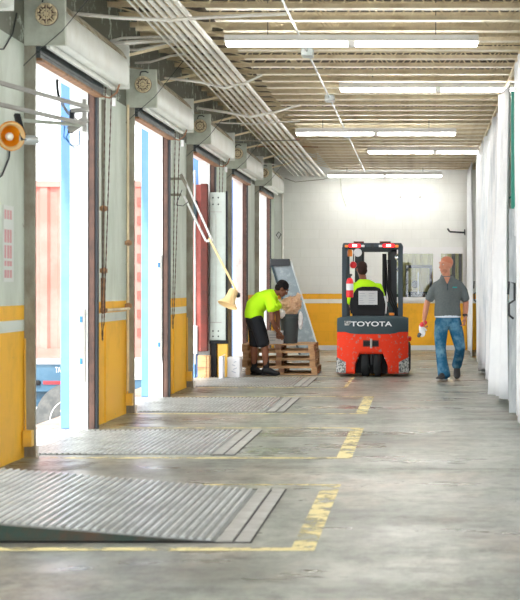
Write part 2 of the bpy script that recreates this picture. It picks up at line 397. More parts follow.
# corrugated roof deck
prof = []; x = -3.6
while x < 3.4:
    prof += [(x, DECK), (x+.03, DECK+.04), (x+.12, DECK+.04), (x+.15, DECK)]; x += .2
poly = prof+[(3.5, DECK+.1), (-3.7, DECK+.1)]
tag(MB().prism(poly, 'y', -3, 36).build('ceiling', 'deck', origin=(0, 0, 0)), kind='structure')
# base course of the far wall
tag(MB().box(LX, .95, FARY-.012, FARY, 0, .10).build('baseboard_far', 'wall_plain'), kind='structure')

# window in the far wall
win = thing('window_1', ((WX0+WX1)/2, FARY, WZ0), 'wide interior window in the far wall, split by a white mullion', 'window', kind='structure')
f = MB(); yw0, yw1 = FARY-.03, FARY+.1
f.box(WX0, WX1, yw0, yw1, WZ1-.04, WZ1+.10); f.box(WX0-.06, WX0+.02, yw0, yw1, WZ0, WZ1)
f.box(WX1-.02, WX1+.03, yw0, yw1, WZ0, WZ1); f.build('window_frame', 'white', win)
MB().box(.26, .43, yw0, yw1, WZ0, WZ1-.04).build('mullion', 'white', win)
MB().box(WX0-.08, WX1+.02, FARY-.07, yw1, WZ0-.09, WZ0).build('window_sill', 'white', win, bevel=.005)
MB().box(WX0+.02, .26, FARY+.05, FARY+.056, WZ0, WZ1-.04).build('pane', 'glass', win)
MB().box(.43, WX1-.02, FARY+.05, FARY+.056, WZ0, WZ1-.04).build('pane', 'glass', win)
# room beyond the window: ribbed olive wall, dark machine frame
BY = 35.2; rib = []; x = -2.5
tag(MB().box(-2.6, -2.5, FARY+.2, BY, 0, DECK).build('wall_back_left', 'wall_plain', origin=(0, 0, 0)), kind='structure')
tag(MB().box(2.4, 2.5, FARY+.2, BY, 0, DECK).build('wall_back_right', 'wall_plain', origin=(0, 0, 0)), kind='structure')
while x < 2.4: rib += [(x, BY), (x+.09, BY), (x+.11, BY-.035), (x+.15, BY-.035)]; x += .17
tag(MB().prism(rib+[(2.5, BY+.1), (-2.6, BY+.1)], 'z', 0, DECK).build('wall_back', 'olive', origin=(0, 0, 0)), kind='structure')
def backthing(x, label, w_, h, shelves):
    t = thing('machine_frame', (x, 34.3, 0), label, 'machine')
    f = MB()
    for a in (-w_/2, w_/2):
        for b_ in (0, .5): f.box(x+a-.03, x+a+.03, 34.3+b_-.03, 34.3+b_+.03, 0, h)
    for z in (h-.03, h*.5): f.box(x-w_/2, x+w_/2, 34.28, 34.34, z-.03, z+.03); f.box(x-w_/2, x+w_/2, 34.78, 34.84, z-.03, z+.03)
    f.build('frame', 'dark', t)
    MB().box(x-w_/2+.04, x+w_/2-.04, 34.35, 34.75, .0, 1.25).build('cabinet', 'slate', t)
    MB().lathe([(.02, 0), (.09, .0), (.09, .08), (.02, .08)], (x-.08, 34.3, 1.42), (0, 1, 0), 18).build('wheel', 'slate', t, smooth=True)
    for k in range(shelves): MB().box(x-.03+k*.1, x+.0+k*.1, 34.2, 34.24, 1.2, 1.7).build('upright_bar', 'galv', t)
backthing(-.05, 'dark steel machine frame with pale wheel seen through the left window pane', .55, 1.86, 1)
backthing(-.62, 'dark machine with pale bars seen through the window beside the forklift mast', .3, 1.8, 2)
t = thing('machine_frame', (.78, 34.2, 0), 'tall dark doorway frame behind the man seen through the right window pane', 'door frame')
MB().box(.70, .78, 34.1, 34.3, 0, 2.5).build('post', 'dark', t); MB().box(.86, .93, 34.1, 34.3, 0, 2.5).build('post', 'dark', t)
MB().box(.70, .93, 34.1, 34.3, 2.5, 2.6).build('lintel', 'dark', t)

# dock doors: steel channels, hood, plates, sprocket, rolled curtain, bottom bar
for i, yk in enumerate(YK[2:]):
    yr = yk+OW
    d = thing('door_%d' % (i+1), (LX, yk, 0), kind='structure')
    tag(d, ['roll-up dock door nearest the camera, only its hood end in the frame', 'second roll-up dock door, with the blue chassis visible through it', 'roll-up dock door with pink container and blue post showing',
            'roll-up dock door behind the hanging dock lamp', 'roll-up dock door behind the bending worker', 'farthest roll-up dock door beside the far wall'][i], 'roll-up door')
    MB().box(-3.205, -3.085, yk-.012, yk, 0, 3.36).box(-3.205, -3.19, yk, yk+.11, 0, 3.36).box(-3.10, -3.085, yk, yk+.03, 0, 3.36).build('jamb_channel', 'channel', d, bevel=.003)
    MB().box(-3.185, -3.175, yr-.02, yr+.1, 0, 3.34).box(-3.185, -3.125, yr-.02, yr-.008, 0, 3.34).box(-3.185, -3.125, yr+.03, yr+.042, 0, 3.34).build('guide_rail', 'rust', d)
    MB().box(-3.118, -3.10, yr-.01, yr+.07, 0, 3.34).build('guide_rail', 'dark', d)
    # hood
    hp = [(-3.17, 3.33), (-2.90, 3.31), (-2.87, 3.318), (-2.852, 3.345), (-2.85, 3.46), (-2.858, 3.52), (-2.878, 3.58), (-2.91, 3.63), (-2.955, 3.67), (-3.02, 3.70), (-3.09, 3.715), (-3.17, 3.72)]
    MB().prism(hp, 'y', yk+.02, yr+.26).build('hood', 'hood', d, smooth=True)
    ht = [(-2.876, 3.585), (-2.908, 3.637), (-2.953, 3.678), (-3.02, 3.708), (-3.16, 3.725), (-3.16, 3.74), (-3.018, 3.72), (-2.945, 3.688), (-2.90, 3.643), (-2.868, 3.588)]
    MB().prism(ht, 'y', yk+.02, yr+.26).build('hood_top', 'hood_top', d, smooth=True)
    MB().box(-3.17, -2.84, yk-.03, yk+.02, 3.29, 3.70).build('end_plate', 'plate', d, bevel=.006)
    MB().box(-3.17, -2.845, yr+.26, yr+.275, 3.29, 3.72).build('end_plate', 'hood', d, bevel=.006)
    sp = MB(); c = Vector((-2.985, yk-.05, 3.535)); r = .083
    sp.tube([c+Vector((r*math.cos(t), 0, r*math.sin(t))) for t in [2*PI*j/20 for j in range(20)]], .007, 6, closed=True)
    for j in range(8):
        t = 2*PI*j/8; sp.bar(c, c+Vector((r*math.cos(t), 0, r*math.sin(t))), .008, .010)
        q = c+Vector((math.cos(t+.39)*r*.88, -.01, math.sin(t+.39)*r*.88)); sp.ball(q, .017, .014, .017, 6)
        q = c+Vector((math.cos(t+.39)*r*.45, -.01, math.sin(t+.39)*r*.45)); sp.ball(q, .010, .012, .010, 6)
    sp.lathe([(.016, -.03), (.016, .05)], c, (0, 1, 0), 12)
    cwh = sp.build('chain_wheel', 'joist', d)
    MB().lathe([(.005, 0), (.092, 0), (.092, .02), (.005, .02)], c+Vector((0, .005, 0)), (0, 1, 0), 24).build('wheel_disc', 'rust', cwh, smooth=True)
    MB().tube([c+Vector((-.03, -.01, r+.01)), c+Vector((-.02, -.01, r+.05)), c+Vector((.03, -.01, r+.055)), c+Vector((.06, -.01, r+.04))], .007, 6).build('hook', 'dark', d)
    sl = MB()
    for k in range(5): sl.box(-3.10+(k % 2)*.004, -3.05, yk+.02, yr+.05, 3.20+k*.03, 3.226+k*.03)
    sl.build('curtain_slats', 'slats', d)
    MB().box(-3.00, -2.97, yk+.02, yr+.2, 3.27, 3.325).build('weather_lip', 'hood', d)
    MB().box(-3.12, -3.04, yk+.03, yr, 3.175, 3.198).build('bottom_bar', 'rustbar', d, bevel=.004)
    # white concrete reveal on the far side and lintel underside
    MB().box(OX-.002, LX-.02, yr-.005, yr+.10, 0, LINT).build('reveal', 'reveal', d)
    MB().box(OX-.004, LX-.01, yk-.02, yr+.1, LINT-.05, LINT).build('lintel_face', 'reveal', d)
    if i:
        # thin spring wire up from the jamb in front of the plate
        MB().tube([(-3.20, yk-.03, 3.10), (-3.06, yk-.07, 3.22), (-2.86, yk-.05, 3.40), (-2.55, yk+.1, 3.84)], .0035, 5).build('wire', 'dark', d)

# dock seal posts outside each door
labs = ['sky blue dock post left of the near white jamb, in front of pink container', 'sky blue dock post seen in the second opening from the left',
        'sky blue dock post showing above the dark red container door', 'sky blue dock post in the narrow opening left of the bending worker',
        'farthest sky blue dock post, a sliver beyond the last door']
for i, yk in enumerate(YK[3:]):
    yr = yk+OW
    o = MB().box(-3.46, OX-.005, yr+.02, yr+.30, 0, 3.6).build('dock_post', 'blue', bevel=.01)
    tag(o, labs[i], 'dock post', 'blue posts outside the dock doors')
# steel bars on the white reveals
for i, yk in enumerate(YK[3:5]):
    yr = yk+OW; x = -3.225 if i == 0 else -3.205
    t = thing('reveal_bar', (x, yr-.02, .45), ['slim grey latch bar on the near white door reveal', 'slim grey latch bar on the second white door reveal'][i], 'latch bar')
    MB().box(x-.012, x+.012, yr-.025, yr-.006, .45, 1.15 if i == 0 else 1.75).build('bar', 'frame', t)
    for z in (.62, 1.02 if i == 0 else 1.6): MB().box(x-.04, x-.015, yr-.03, yr-.006, z, z+.06).build('clip', 'cable', t, bevel=.004)

# ---------------------------------------------------------------- roof joists
LABJ = 'cream painted open-web steel joist spanning the ceiling'
j0 = thing('roof_joist', (0, 13.4, 3.84), LABJ, 'joist', 'steel joists across the ceiling')
zb = 3.84; zt = 4.24; yj = 13.4; xl, xr = -1.92, 3.1
ch = MB(); ch.box(xl, xr, yj-.012, yj-.006, zb+.004, zb+.05).box(xl, xr, yj+.006, yj+.012, zb+.004, zb+.05); ch.build('bottom_chord', 'joist', j0)
MB().box(xl, xr, yj-.055, yj+.055, zb, zb+.006).build('bottom_flange', 'joist2', j0)
MB().box(LX, xr, yj-.05, yj+.05, zt-.006, zt).box(LX, xr, yj-.012, yj+.012, zt-.05, zt-.006).build('top_chord', 'joist', j0)
wb = MB(); x = xl; wb.bar((LX+.02, yj, zt-.03), (xl+.02, yj, zb+.03), .016, .016)
while x < xr-.3:
    wb.bar((x, yj, zb+.03), (x+.27, yj, zt-.03), .014, .014); wb.bar((x+.27, yj, zt-.03), (x+.54, yj, zb+.03), .014, .014); x += .54
wb.build('web', 'joist', j0)
ORD = ['first', 'second', 'third', 'fourth', 'fifth', 'sixth', 'seventh', 'eighth', 'ninth', 'tenth']
LY = [(5.9, 'the ceiling light over the near floor'), (10.0, 'the ceiling light above the frame'), (14.29, 'the long ceiling light nearest the camera'), (18.3, 'the second ceiling light'), (22.6, 'the third ceiling light'), (26.9, 'the fourth ceiling light'), (31.6, 'the farthest ceiling light')]
cnt = {}
for k in range(-5, 32):
    yy = 13.4+.59*k
    if yy > 32.2: continue
    ref = [r_ for r_ in LY if r_[0] < yy][-1][1]; cnt[ref] = cnt.get(ref, 0)+1
    jj = j0 if k == 0 else copy_tree(j0, (0, .59*k, 0))
    jj['label'] = 'cream open-web ceiling joist, %s one beyond %s' % (ORD[cnt[ref]-1], ref)

# conduits
def conduit(pts, r, label, m='pipe', n=8, group=None, name='conduit', cat='pipe'):
    return tag(MB().tube(pts, r, n).build(name, m, smooth=True), label, cat, group)
xs = [-2.43, -2.375, -2.31, -2.245, -2.175, -2.11, -2.05]; xf_ = [-2.76, -2.65, -2.54, -2.43, -2.31, -2.19, -2.07]; rs = [.010, .011, .018, .020, .023, .024, .024]
nm = ['thinnest outer', 'thin second', 'third', 'fourth', 'fifth', 'sixth', 'innermost right-hand']
for k, (x, xf2, r) in enumerate(zip(xs, xf_, rs)):
    conduit([(x, 10.5, 3.78-r), (x*.55+xf2*.45, 20, 3.78-r), (xf2, FARY-.01, 3.78-r)], r, nm[k]+' pipe of the cream bundle running lengthwise, counted from the dock wall')
for k in range(5):
    y_ = 14.2+3.6*k; MB_ = MB().box(-2.70, -1.98, y_-.02, y_+.02, 3.785, 3.825)
    MB_.bar((-2.68, y_, 3.82), (-2.68, y_, 4.2), .012, .012).bar((-2.0, y_, 3.82), (-2.0, y_, 4.2), .012, .012)
    tag(MB_.build('pipe_hanger', 'joist'), ['nearest', 'second', 'third', 'fourth', 'farthest'][k]+' cream strut hanger holding the pipe bundle under the roof', 'pipe hanger', 'hangers of the pipe bundle')
cn = thing('conduit', (-1.18, 22, 3.77), 'single thin pale grey conduit running lengthwise under the joists', 'pipe')
MB().tube([(-1.18, 10.5, 3.8), (-1.18, 20, 3.8), (-1.18, FARY, 3.8)], .011, 8).build('tube', 'galv', cn, smooth=True)
for y_ in (15.6, 19.4, 24): MB().box(-1.24, -1.12, y_-.1, y_+.1, 3.755, 3.835).build('junction_box', 'galv', cn, bevel=.006)
def P(px, py, d): s_ = F/d; return Vector(((px-421)/s_, d, CAMZ+(287-py)/s_))
conduit([(-3.16, 13.0, 3.745), (-2.6, 13.05, 3.70), (-2.2, 13.1, 3.69), (-1.95, 13.2, 3.73), (-1.7, 13.35, 3.77), (-1.2, 13.4, 3.80)], .016, 'bent cream conduit crossing under the bundle nearest the camera', 'pipe')
conduit([P(165, 78, 17), P(200, 82, 16.8), P(225, 88, 16.6), P(245, 83, 16.6), P(262, 75, 16.6)], .014, 'bent cream conduit crossing under the bundle above the second hood')
conduit([P(197, 108, 19.6), P(225, 112, 19.4), P(250, 117, 19.2), P(275, 112, 19.2), P(300, 105, 19.2)], .016, 'bent cream conduit crossing under the bundle above the third hood')
conduit([Vector((LX+.004, 15.3, 3.87)), P(122, 38, 15.3), P(150, 37, 15.4), P(190, 36, 15.6)], .014, 'uppermost short pipe stub leaving the peeling wall', 'pipe')
conduit([Vector((LX+.004, 14.6, 3.74)), P(124, 43, 14.6), P(150, 41, 15.0), P(186, 39, 15.6)], .022, 'thick pipe stub with elbow leaving the peeling wall', 'pipe')
conduit([Vector((LX+.004, 15.8, 3.86)), P(137, 50, 15.8), P(160, 45, 16.0), P(176, 42, 16.2)], .014, 'short slanting pipe stub below the thick one on the peeling wall')
conduit([Vector((LX+.004, 16.6, 3.84)), P(150, 62, 16.6), P(170, 56, 16.8), P(185, 54, 17)], .014, 'lowest rusty slanting pipe stub on the peeling wall')
conduit([P(205, 122, 21.5), P(250, 124, 21.6), P(300, 121, 21.6)], .010, 'thin straight conduit to the wall below the bent third crossing', 'pipe')
conduit([Vector((LX+.004, 23.8, 3.78)), P(228, 140, 23.8), P(262, 141, 24), P(300, 140, 24)], .010, 'dark thin conduit to the wall above the fourth hood', 'channel')
conduit([P(240, 147, 26), P(275, 146, 26.5), P(318, 147, 26.5)], .010, 'reddish thin conduit to the wall above the fifth hood', 'rust2')
conduit([P(262, 163, 30), P(285, 166, 30.5), P(320, 163, 30.5)], .010, 'farthest thin conduit sagging from the last hood', 'pipe')
# small braces between wall top and the joist ends
for k in range(8):
    y_ = 14.9+2.05*k
    o = MB().bar((LX+.005, y_, 3.60+.02*(k % 3)), (-2.50, y_+.35, 3.83), .02, .03).build('wall_brace', 'joist')
    tag(o, ORD[k]+' short slanting cream brace from the camera, between wall top and pipe bundle', 'brace', 'braces beside the pipe bundle')
conduit([P(351, 0, 14.0)+Vector((0, 0, .05)), P(351, 10, 13.9)+Vector((0, 0, .25)), P(353, 22, 14.9)+Vector((0, 0, .3))], .014, 'short yellow hose hanging between the nearest joists', 'yellow', name='hose', cat='hose')

# fluorescent fixtures
FIX = [(-.66, 14.29, 3.67, 'long ceiling light nearest the camera'), (.21, 18.30, 3.76, 'second ceiling light, its right end behind the curtains'),
       (-.68, 22.6, 3.66, 'third ceiling light, centre of the row'), (.25, 26.9, 3.77, 'fourth ceiling light, right of the forklift'), (-.76, 31.6, 3.69, 'farthest ceiling light just in front of the far wall'),
       (.21, 10.0, 3.74, 'ceiling light above the frame'), (-.66, 5.9, 3.74, 'ceiling light farthest back over the near floor'), (-.1, 34.0, 3.2, 'added unseen ceiling light in the room behind the window')]  # last one is unseen, added to light the room behind the window
for i, (x, y_, z, lab) in enumerate(FIX):
    t = thing('ceiling_light', (x, y_, z), lab, 'ceiling light', 'fluorescent ceiling lights')
    L_ = 1.21
    MB().prism([(y_-.05, z+.03), (y_+.05, z+.03), (y_+.03, z+.09), (y_-.03, z+.09)], 'x', x-L_, x+L_).build('housing', 'white', t)
    MB().prism([(y_-.06, z+.02), (y_-.05, z+.035), (y_+.05, z+.035), (y_+.06, z+.02), (y_+.065, z+.025), (y_+.05, z+.045), (y_-.05, z+.045), (y_-.065, z+.025)], 'x', x-L_, x+L_).build('reflector', 'white', t)
    for s_ in (-1, 1):
        for dy in (-.045, .045):
            MB().tube([(x+s_*.04, y_+dy, z+.005), (x+s_*1.19, y_+dy, z+.005)], .019, 10).build('tube', 'tube_dim' if y_ > 31 else 'tube', t, smooth=True)
        if z < 3.8 and y_ < 33: MB().tube([(x+s_*.8, y_, z+.09), (x+s_*.8, y_, 4.19)], .004, 5).build('hanger', 'dark', t)
    MB().box(x-.035, x+.035, y_-.07, y_+.07, z-.02, z+.03).build('lamp_holder', 'white', t)

# ---------------------------------------------------------------- outside
tag(MB().box(-70, -3.8, -25, 80, -1.4, -1.2).build('ground', 'yard', origin=(0, 0, 0)), kind='structure')
ct = thing('shipping_container', (-7, 23.7, .36), 'pink-red corrugated shipping container, sun glare in its colour, parked outside the dock doors', 'container')
cy = 22.45; zc0, zc1 = .40, 2.92
pr = []; x = -12.0
while x < -3.72: pr += [(x, cy+.06), (x+.10, cy+.06), (x+.14, cy+.02), (x+.24, cy+.02)]; x += .28
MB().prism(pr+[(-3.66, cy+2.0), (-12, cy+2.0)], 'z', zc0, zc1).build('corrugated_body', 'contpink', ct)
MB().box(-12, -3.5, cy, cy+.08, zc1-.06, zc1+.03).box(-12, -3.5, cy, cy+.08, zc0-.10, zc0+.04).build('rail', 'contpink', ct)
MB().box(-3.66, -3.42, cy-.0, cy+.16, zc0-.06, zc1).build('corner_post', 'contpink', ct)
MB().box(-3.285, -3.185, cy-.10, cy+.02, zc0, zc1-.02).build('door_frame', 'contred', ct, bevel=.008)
MB().box(-3.42, -3.285, cy-.04, cy+.02, zc0, zc1-.03).build('door_leaf', 'red_mid', ct, bevel=.008)
for k in range(8): MB().box(-4.25, -4.16, cy-.005, cy+.015, .62+k*.28, .74+k*.28).build('red_mark', 'red_mid', ct)
MB().tube([(-3.37, cy-.09, .2), (-3.37, cy-.09, 3.1)], .016, 8).build('lock_rod', 'galv', ct, smooth=True)
MB().box(-3.42, -3.34, cy-.11, cy-.04, 2.35, 2.65).build('rod_bracket', 'slate', ct, bevel=.01)
MB().box(-3.42, -3.33, cy-.11, cy-.04, .36, .78).build('rod_handle', 'galv', ct, bevel=.01)
tr = thing('trailer_chassis', (-7, 23.5, -1.2), 'blue trailer chassis with red and white reflective tape under the container', 'trailer')
MB().box(-11, -4.98, cy+.12, cy+.20, -.22, .29).build('side_beam', 'chassis', tr, bevel=.01)
MB().box(-11, -5.02, cy+.09, cy+.119, .20, .29).build('top_rail', 'wall_plain', tr)
MB().box(-11, -4.7, cy+.21, cy+1.9, -.45, .05).build('undercarriage', 'chassis', tr)
MB().box(-5.68, -5.42, cy+.10, cy+.119, -.10, -.055).build('reflective_tape', 'extred', tr)
for xx in (-5.9, -5.76): MB().lathe([(.04, 0), (.04, .04), (.02, .05)], (xx, cy+.12, -.08), (0, -1, 0), 14).build('marker_lamp', 'black', tr, smooth=True)
text('tare_lettering', 'TARE', .12, (-5.425, cy+.115, .11), (PI/2, 0, 0), 'letter', tr, ext=.002, sx=.55)
def wheel(cx, cyy, cz, R, wd, parent, mt='tire', hub='wall_plain', ax=(0, 1, 0), hr=.5):
    a = Vector(ax); c = Vector((cx, cyy, cz))
    o = MB().lathe([(R*.55, 0), (R*.86, 0), (R*.97, wd*.1), (R, wd*.25), (R, wd*.75), (R*.97, wd*.9), (R*.86, wd), (R*.55, wd)], c-a*wd/2, ax, 36).build('tire', mt, parent, smooth=True)
    h = MB().lathe([(.04, -.01), (.10*R/.5, 0), (R*.30, .03), (R*.50, .02), (R*.57, -.01), (R*.57, wd*.9), (.04, wd*.9)], c-a*wd/2, ax, 28).build('hub', hub, parent, smooth=True)
    for k in range(8):
        t = 2*PI*k/8; u = a.orthogonal().normalized(); v = a.cross(u)
        MB().lathe([(.018, -.03), (.018, .03)], c-a*wd/2+(u*math.cos(t)+v*math.sin(t))*R*.36, ax, 6).build('wheel_nut', 'frame', h)
wheel(-5.19, cy-.05, -.62, .56, .30, tr)
wheel(-6.45, cy-.05, -.62, .56, .30, tr)
lg = thing('landing_gear', (-4.55, 23, -1.2), 'dark landing leg under the pink container in the second opening', 'landing leg')
MB().box(-4.62, -4.48, 22.7, 22.9, -1.15, .38).bar((-4.6, 22.8, .25), (-4.2, 22.8, -.6), .08, .08).build('leg', 'slate', lg)
MB().box(-4.7, -4.4, 22.65, 22.95, -1.2, -1.15).build('foot', 'slate', lg)
MB().box(-4.35, -4.0, 22.75, 22.9, -.35, -.05).build('bumper', 'chassis', lg)

# ---------------------------------------------------------------- dock levellers and floor paint
def leveller(k, x1, label, tilt):
    yk = YK[k]; y0, y1 = yk+.15, yk+2.17
    t = thing('dock_leveller', (-2.3, (y0+y1)/2, 0), label, 'dock leveller')
    xa = -3.78 if tilt == 0 else -3.0
    def zz(x): return .004+(x1-x)*tilt
    rb = MB(); n = 46; st = (y1-y0)
    # deck plate with ribs running along the hall
    rb.add([(xa, y0, zz(xa)), (x1, y0, zz(x1)), (x1, y1, zz(x1)), (xa, y1, zz(xa)), (xa, y0, zz(xa)-.012), (x1, y0, zz(x1)-.006), (x1, y1, zz(x1)-.006), (xa, y1, zz(xa)-.012)],
           [(0,1,2,3),(7,6,5,4),(0,4,5,1),(1,5,6,2),(2,6,7,3),(3,7,4,0)])
    tp = rb.build('tread_plate', 'ribbase', t); rb = MB()
    x = xa+.03
    while x < x1-.02:
        z = zz(x)
        rb.add([(x-.014, y0+.01, z), (x+.014, y0+.01, z), (x+.007, y0+.01, z+.011), (x-.007, y0+.01, z+.011),
                (x-.014, y1-.01, z), (x+.014, y1-.01, z), (x+.007, y1-.01, z+.011), (x-.007, y1-.01, z+.011)],
               [(0,1,2,3),(7,6,5,4),(0,4,5,1),(1,5,6,2),(2,6,7,3),(3,7,4,0)])
        x += .047
    rb.build('tread_ribs', 'rib', tp)
    if tilt:
        MB().add([(xa, y0+.02, zz(xa)-.012), (x1-.05, y0+.02, .006), (x1-.05, y0+.03, .006), (xa, y0+.03, zz(xa)-.012), (xa, y0+.02, .002), (x1-.05, y0+.02, .002), (x1-.05, y0+.03, .002), (xa, y0+.03, .002)],
                 [(0,1,2,3),(7,6,5,4),(0,4,5,1),(1,5,6,2),(2,6,7,3),(3,7,4,0)]).build('side_skirt', 'pitgreen', t)
        MB().box(xa, x1, y0-.03, y0+.0, .0, .006).build('pit_gap', 'black', t)
    MB().box(x1+.01, x1+.095, y0, y1+.05, 0, .010).build('hinge_plate', 'frame', t, bevel=.003)
    MB().box(x1+.11, x1+.19, y0-.02, y1+.05, 0, .008).build('pit_frame', 'frame', t)
    MB().box(x1+.097, x1+.108, y0-.02, y1, .0, .004).box(x1+.19, x1+.198, y0-.02, y1+.05, 0, .004).box(x1, x1+.2, y0-.035, y0-.02, 0, .004).box(xa, x1+.0, y1+.02, y1+.05, 0, .005).build('pit_edge', 'black', t)
for k, x1, lab, tl in [(2, -1.10, 'raised ribbed grey dock leveller nearest the camera, in the left foreground', .083), (3, -1.70, 'flat ribbed dock leveller between the two yellow-painted pilasters', 0),
                       (4, -1.68, 'flat ribbed dock leveller, third from the camera', 0), (5, -1.75, 'flat dock leveller left of the white carton and worker', 0)]:
    leveller(k, x1, lab, tl)
def marking(k, label, xo=-.55, wd=.125):
    yk = YK[k]; ya, yb = yk-.13, yk+2.42; z = .0025; m_ = MB()
    for a0_, a1_, b0_, b1_ in ((xo-wd, xo, ya, yb+.06), (-3.15 if k > 2 else -2.9, xo-wd, ya, ya+.10), (-3.0 if k > 2 else -2.6, xo-wd, yb, yb+.07)):
        m_.add([(a0_, b0_, z), (a1_, b0_, z), (a1_, b1_, z), (a0_, b1_, z)], [(0, 1, 2, 3)])
    tag(m_.build('floor_marking', 'paint'), label, 'painted line')
marking(2, 'worn yellow painted outline around the nearest raised leveller'); marking(3, 'worn yellow painted outline around the second leveller')
marking(4, 'worn yellow painted outline around the third leveller', -.58); marking(5, 'faint yellow painted outline in front of the pallets', -1.0, .05)
# stains by the pilasters
def stain(c, r, label, sx=1.5, seed=0):
    rnd = random.Random(seed); n = 26; ring = []
    for j in range(n):
        t = 2*PI*j/n; q = r*(.6+.6*rnd.random()); ring.append((c[0]+sx*q*math.cos(t), c[1]+q*math.sin(t)))
    tag(MB().add([(a_, c_, .0015) for a_, c_ in ring], [list(range(n))]).build('oil_stain', 'stain_m'), label, 'stain')
def stain_material():
    m = M['stain'].copy(); nt = m.node_tree; b = nt.nodes['Principled BSDF']
    g = _n(nt, 'ShaderNodeNewGeometry'); nz = _n(nt, 'ShaderNodeTexNoise'); nz.inputs['Scale'].default_value = 4; nz.inputs['Detail'].default_value = 8; nz.inputs['Roughness'].default_value = .7
    nt.links.new(g.outputs['Position'], nz.inputs[0]); r = _n(nt, 'ShaderNodeValToRGB'); r.color_ramp.elements[0].position = .47; r.color_ramp.elements[1].position = .66
    r.color_ramp.elements[1].color = (.65, .65, .65, 1)
    nt.links.new(nz.outputs[0], r.inputs[0]); nt.links.new(r.outputs[0], b.inputs['Alpha']); return m
M['stain_m'] = stain_material()
stain((-2.85, 11.4), .45, 'brown dirt on the floor at the foot of the nearest pilaster', 1.0, 1)
stain((-2.8, 15.2), .5, 'brown dirt on the floor at the foot of the second pilaster', 1.1, 2)
stain((-2.85, 19.5), .5, 'brown dirt on the floor at the foot of the third pilaster', 1.0, 3)
stain((-1.5, 22.2), .35, 'dark oil patch on the floor left of the forklift', 1.2, 4)
stain((-1.9, 21.3), .3, 'dark oil patch on the floor in front of the pallets', 1.6, 5)
for i, y_ in enumerate((11.2, 15.35, 19.5, 23.6)):
    tag(MB().box(-.5, .98, y_, y_+.012, 0, .0012).build('floor_joint', 'stain'), ['thin dark floor joint just beyond the raised leveller', 'thin dark floor joint just beyond the second leveller', 'thin dark floor joint just beyond the third leveller', 'thin dark floor joint passing under the forklift'][i], 'floor joint', 'joints in the floor')

# ---------------------------------------------------------------- pilaster fittings
for i, (yk, lab) in enumerate(zip(YK[3:7], ['yellow electrical box low on the nearest jamb', 'yellow electrical box low on the second jamb', 'yellow electrical box low on the third jamb', 'yellow electrical box low on the fourth jamb'])):
    t = thing('electrical_box', (-3.12, yk-.08, .08), lab, 'electrical box')
    MB().box(-3.165, -3.09, yk-.10, yk-.02, .09, .22).build('box', 'yellow', t, bevel=.006)
    MB().tube([(-3.15, yk-.05, .2), (-3.155, yk-.05, .5), (-3.155, yk-.05, .7), (-3.155, yk-.05, .95)], .008, 8).build('conduit', 'yellow', t, smooth=True)
    MB().lathe([(.012, 0), (.012, .09)], (-3.06, yk-.03, .002), (0, 0, 1), 8).build('pin', 'white', t)
# pipes on the second pilaster
t = thing('wall_pipe', (-3.1, 15.2, 1), 'rusty valve pipe with brown joints on the pilaster beside the chain', 'pipe')
ya = 14.72
MB().tube([(-3.12, ya, 3.2), (-3.12, ya, 2.2), (-3.12, ya, 1.12)], .016, 8).build('riser', 'channel', t, smooth=True)
MB().tube([(-3.12, 15.97, 3.3), (-3.12, 15.97, 2.2), (-3.12, 15.97, .25)], .014, 8).build('riser', 'joist', t, smooth=True)
MB().tube([(-3.11, ya, 1.13), (-3.08, 15.3, 1.13), (-3.11, 15.97, 1.13)], .016, 8).build('cross_pipe', 'joist', t, smooth=True)
for yy, zz_ in ((ya, 2.13), (ya, 1.52), (ya, 1.13), (15.97, 1.83), (15.97, 1.16)):
    MB().ball((-3.115, yy, zz_), .034, .034, .034, 8).box(-3.15, -3.08, yy-.02, yy+.02, zz_-.02, zz_+.02).build('joint', 'rust2', t, smooth=True)
MB().tube([(-3.12, ya, 1.45), (-3.12, ya, 1.15)], .024, 8).build('rusty_sleeve', 'rust2', t, smooth=True)
ch_labs = ['hanging hoist chain on the pilaster right of the nearest doorway', 'hanging hoist chain on the pilaster behind the lamp bracket', 'hanging hoist chain on the pilaster behind the carton']
for i, yk in enumerate(YK[3:6]):
    yc = yk+OW+.22
    down = [Vector((-3.07, yc, 3.3)).lerp(Vector((-3.10, yc-.02, 1.0)), k/66) for k in range(67)]
    loop = [Vector((-3.10, yc+.005-.025*math.cos(t), 1.0-.16*math.sin(t))) for t in [PI*k/10 for k in range(1, 10)]]
    upp = [Vector((-3.09, yc+.03, 1.0)).lerp(Vector((-3.03, yc+.1, 3.3)), k/66) for k in range(67)]
    pts = down+loop+upp; mb = MB().tube(pts, [.0035 if k % 2 else .0065 for k in range(len(pts))], 6)
    tag(mb.build('hoist_chain', 'rust'), ch_labs[i], 'chain')
for i, yk in enumerate(YK[3:6]):
    tag(MB().box(LX, LX+.012, yk+OW+.65, yk+OW+.70, 0, 3.3).build('cover_strip', 'wall_l', origin=(LX, yk+OW+.65, 0)), ['raised vertical painted strip on the pilaster with the rusty pipe', 'raised vertical painted strip on the pilaster carrying the hanging lamp', 'raised vertical painted strip on the pilaster left of the worker'][i], 'strip', 'pilaster cover strips')
    o = thing('hood_cable', (-3.0, yk+OW+.3, 3.2), ['brown cable with a white plug under the nearest hood', 'brown cable with a white plug under the second hood', 'brown cable with a white plug under the third hood'][i], 'cable')
    y_ = yk+OW+.02
    MB().tube([(-3.13, y_-.1, 3.30), (-3.10, y_, 3.20), (-3.0, y_+.05, 3.18), (-2.93, y_+.05, 3.23), (-2.9, y_+.04, 3.31)], .009, 6).build('cord', 'wooddark', o, smooth=True)
    MB().box(-2.97, -2.94, y_+.03, y_+.07, 3.10, 3.18).build('plug', 'white', o)
# small paper on the pilaster
tag(MB().box(LX, LX+.006, 14.98, 15.12, 1.66, 1.84).build('notice', 'joist'), 'small faded tan card on the pilaster beside the rusty pipe', 'notice')
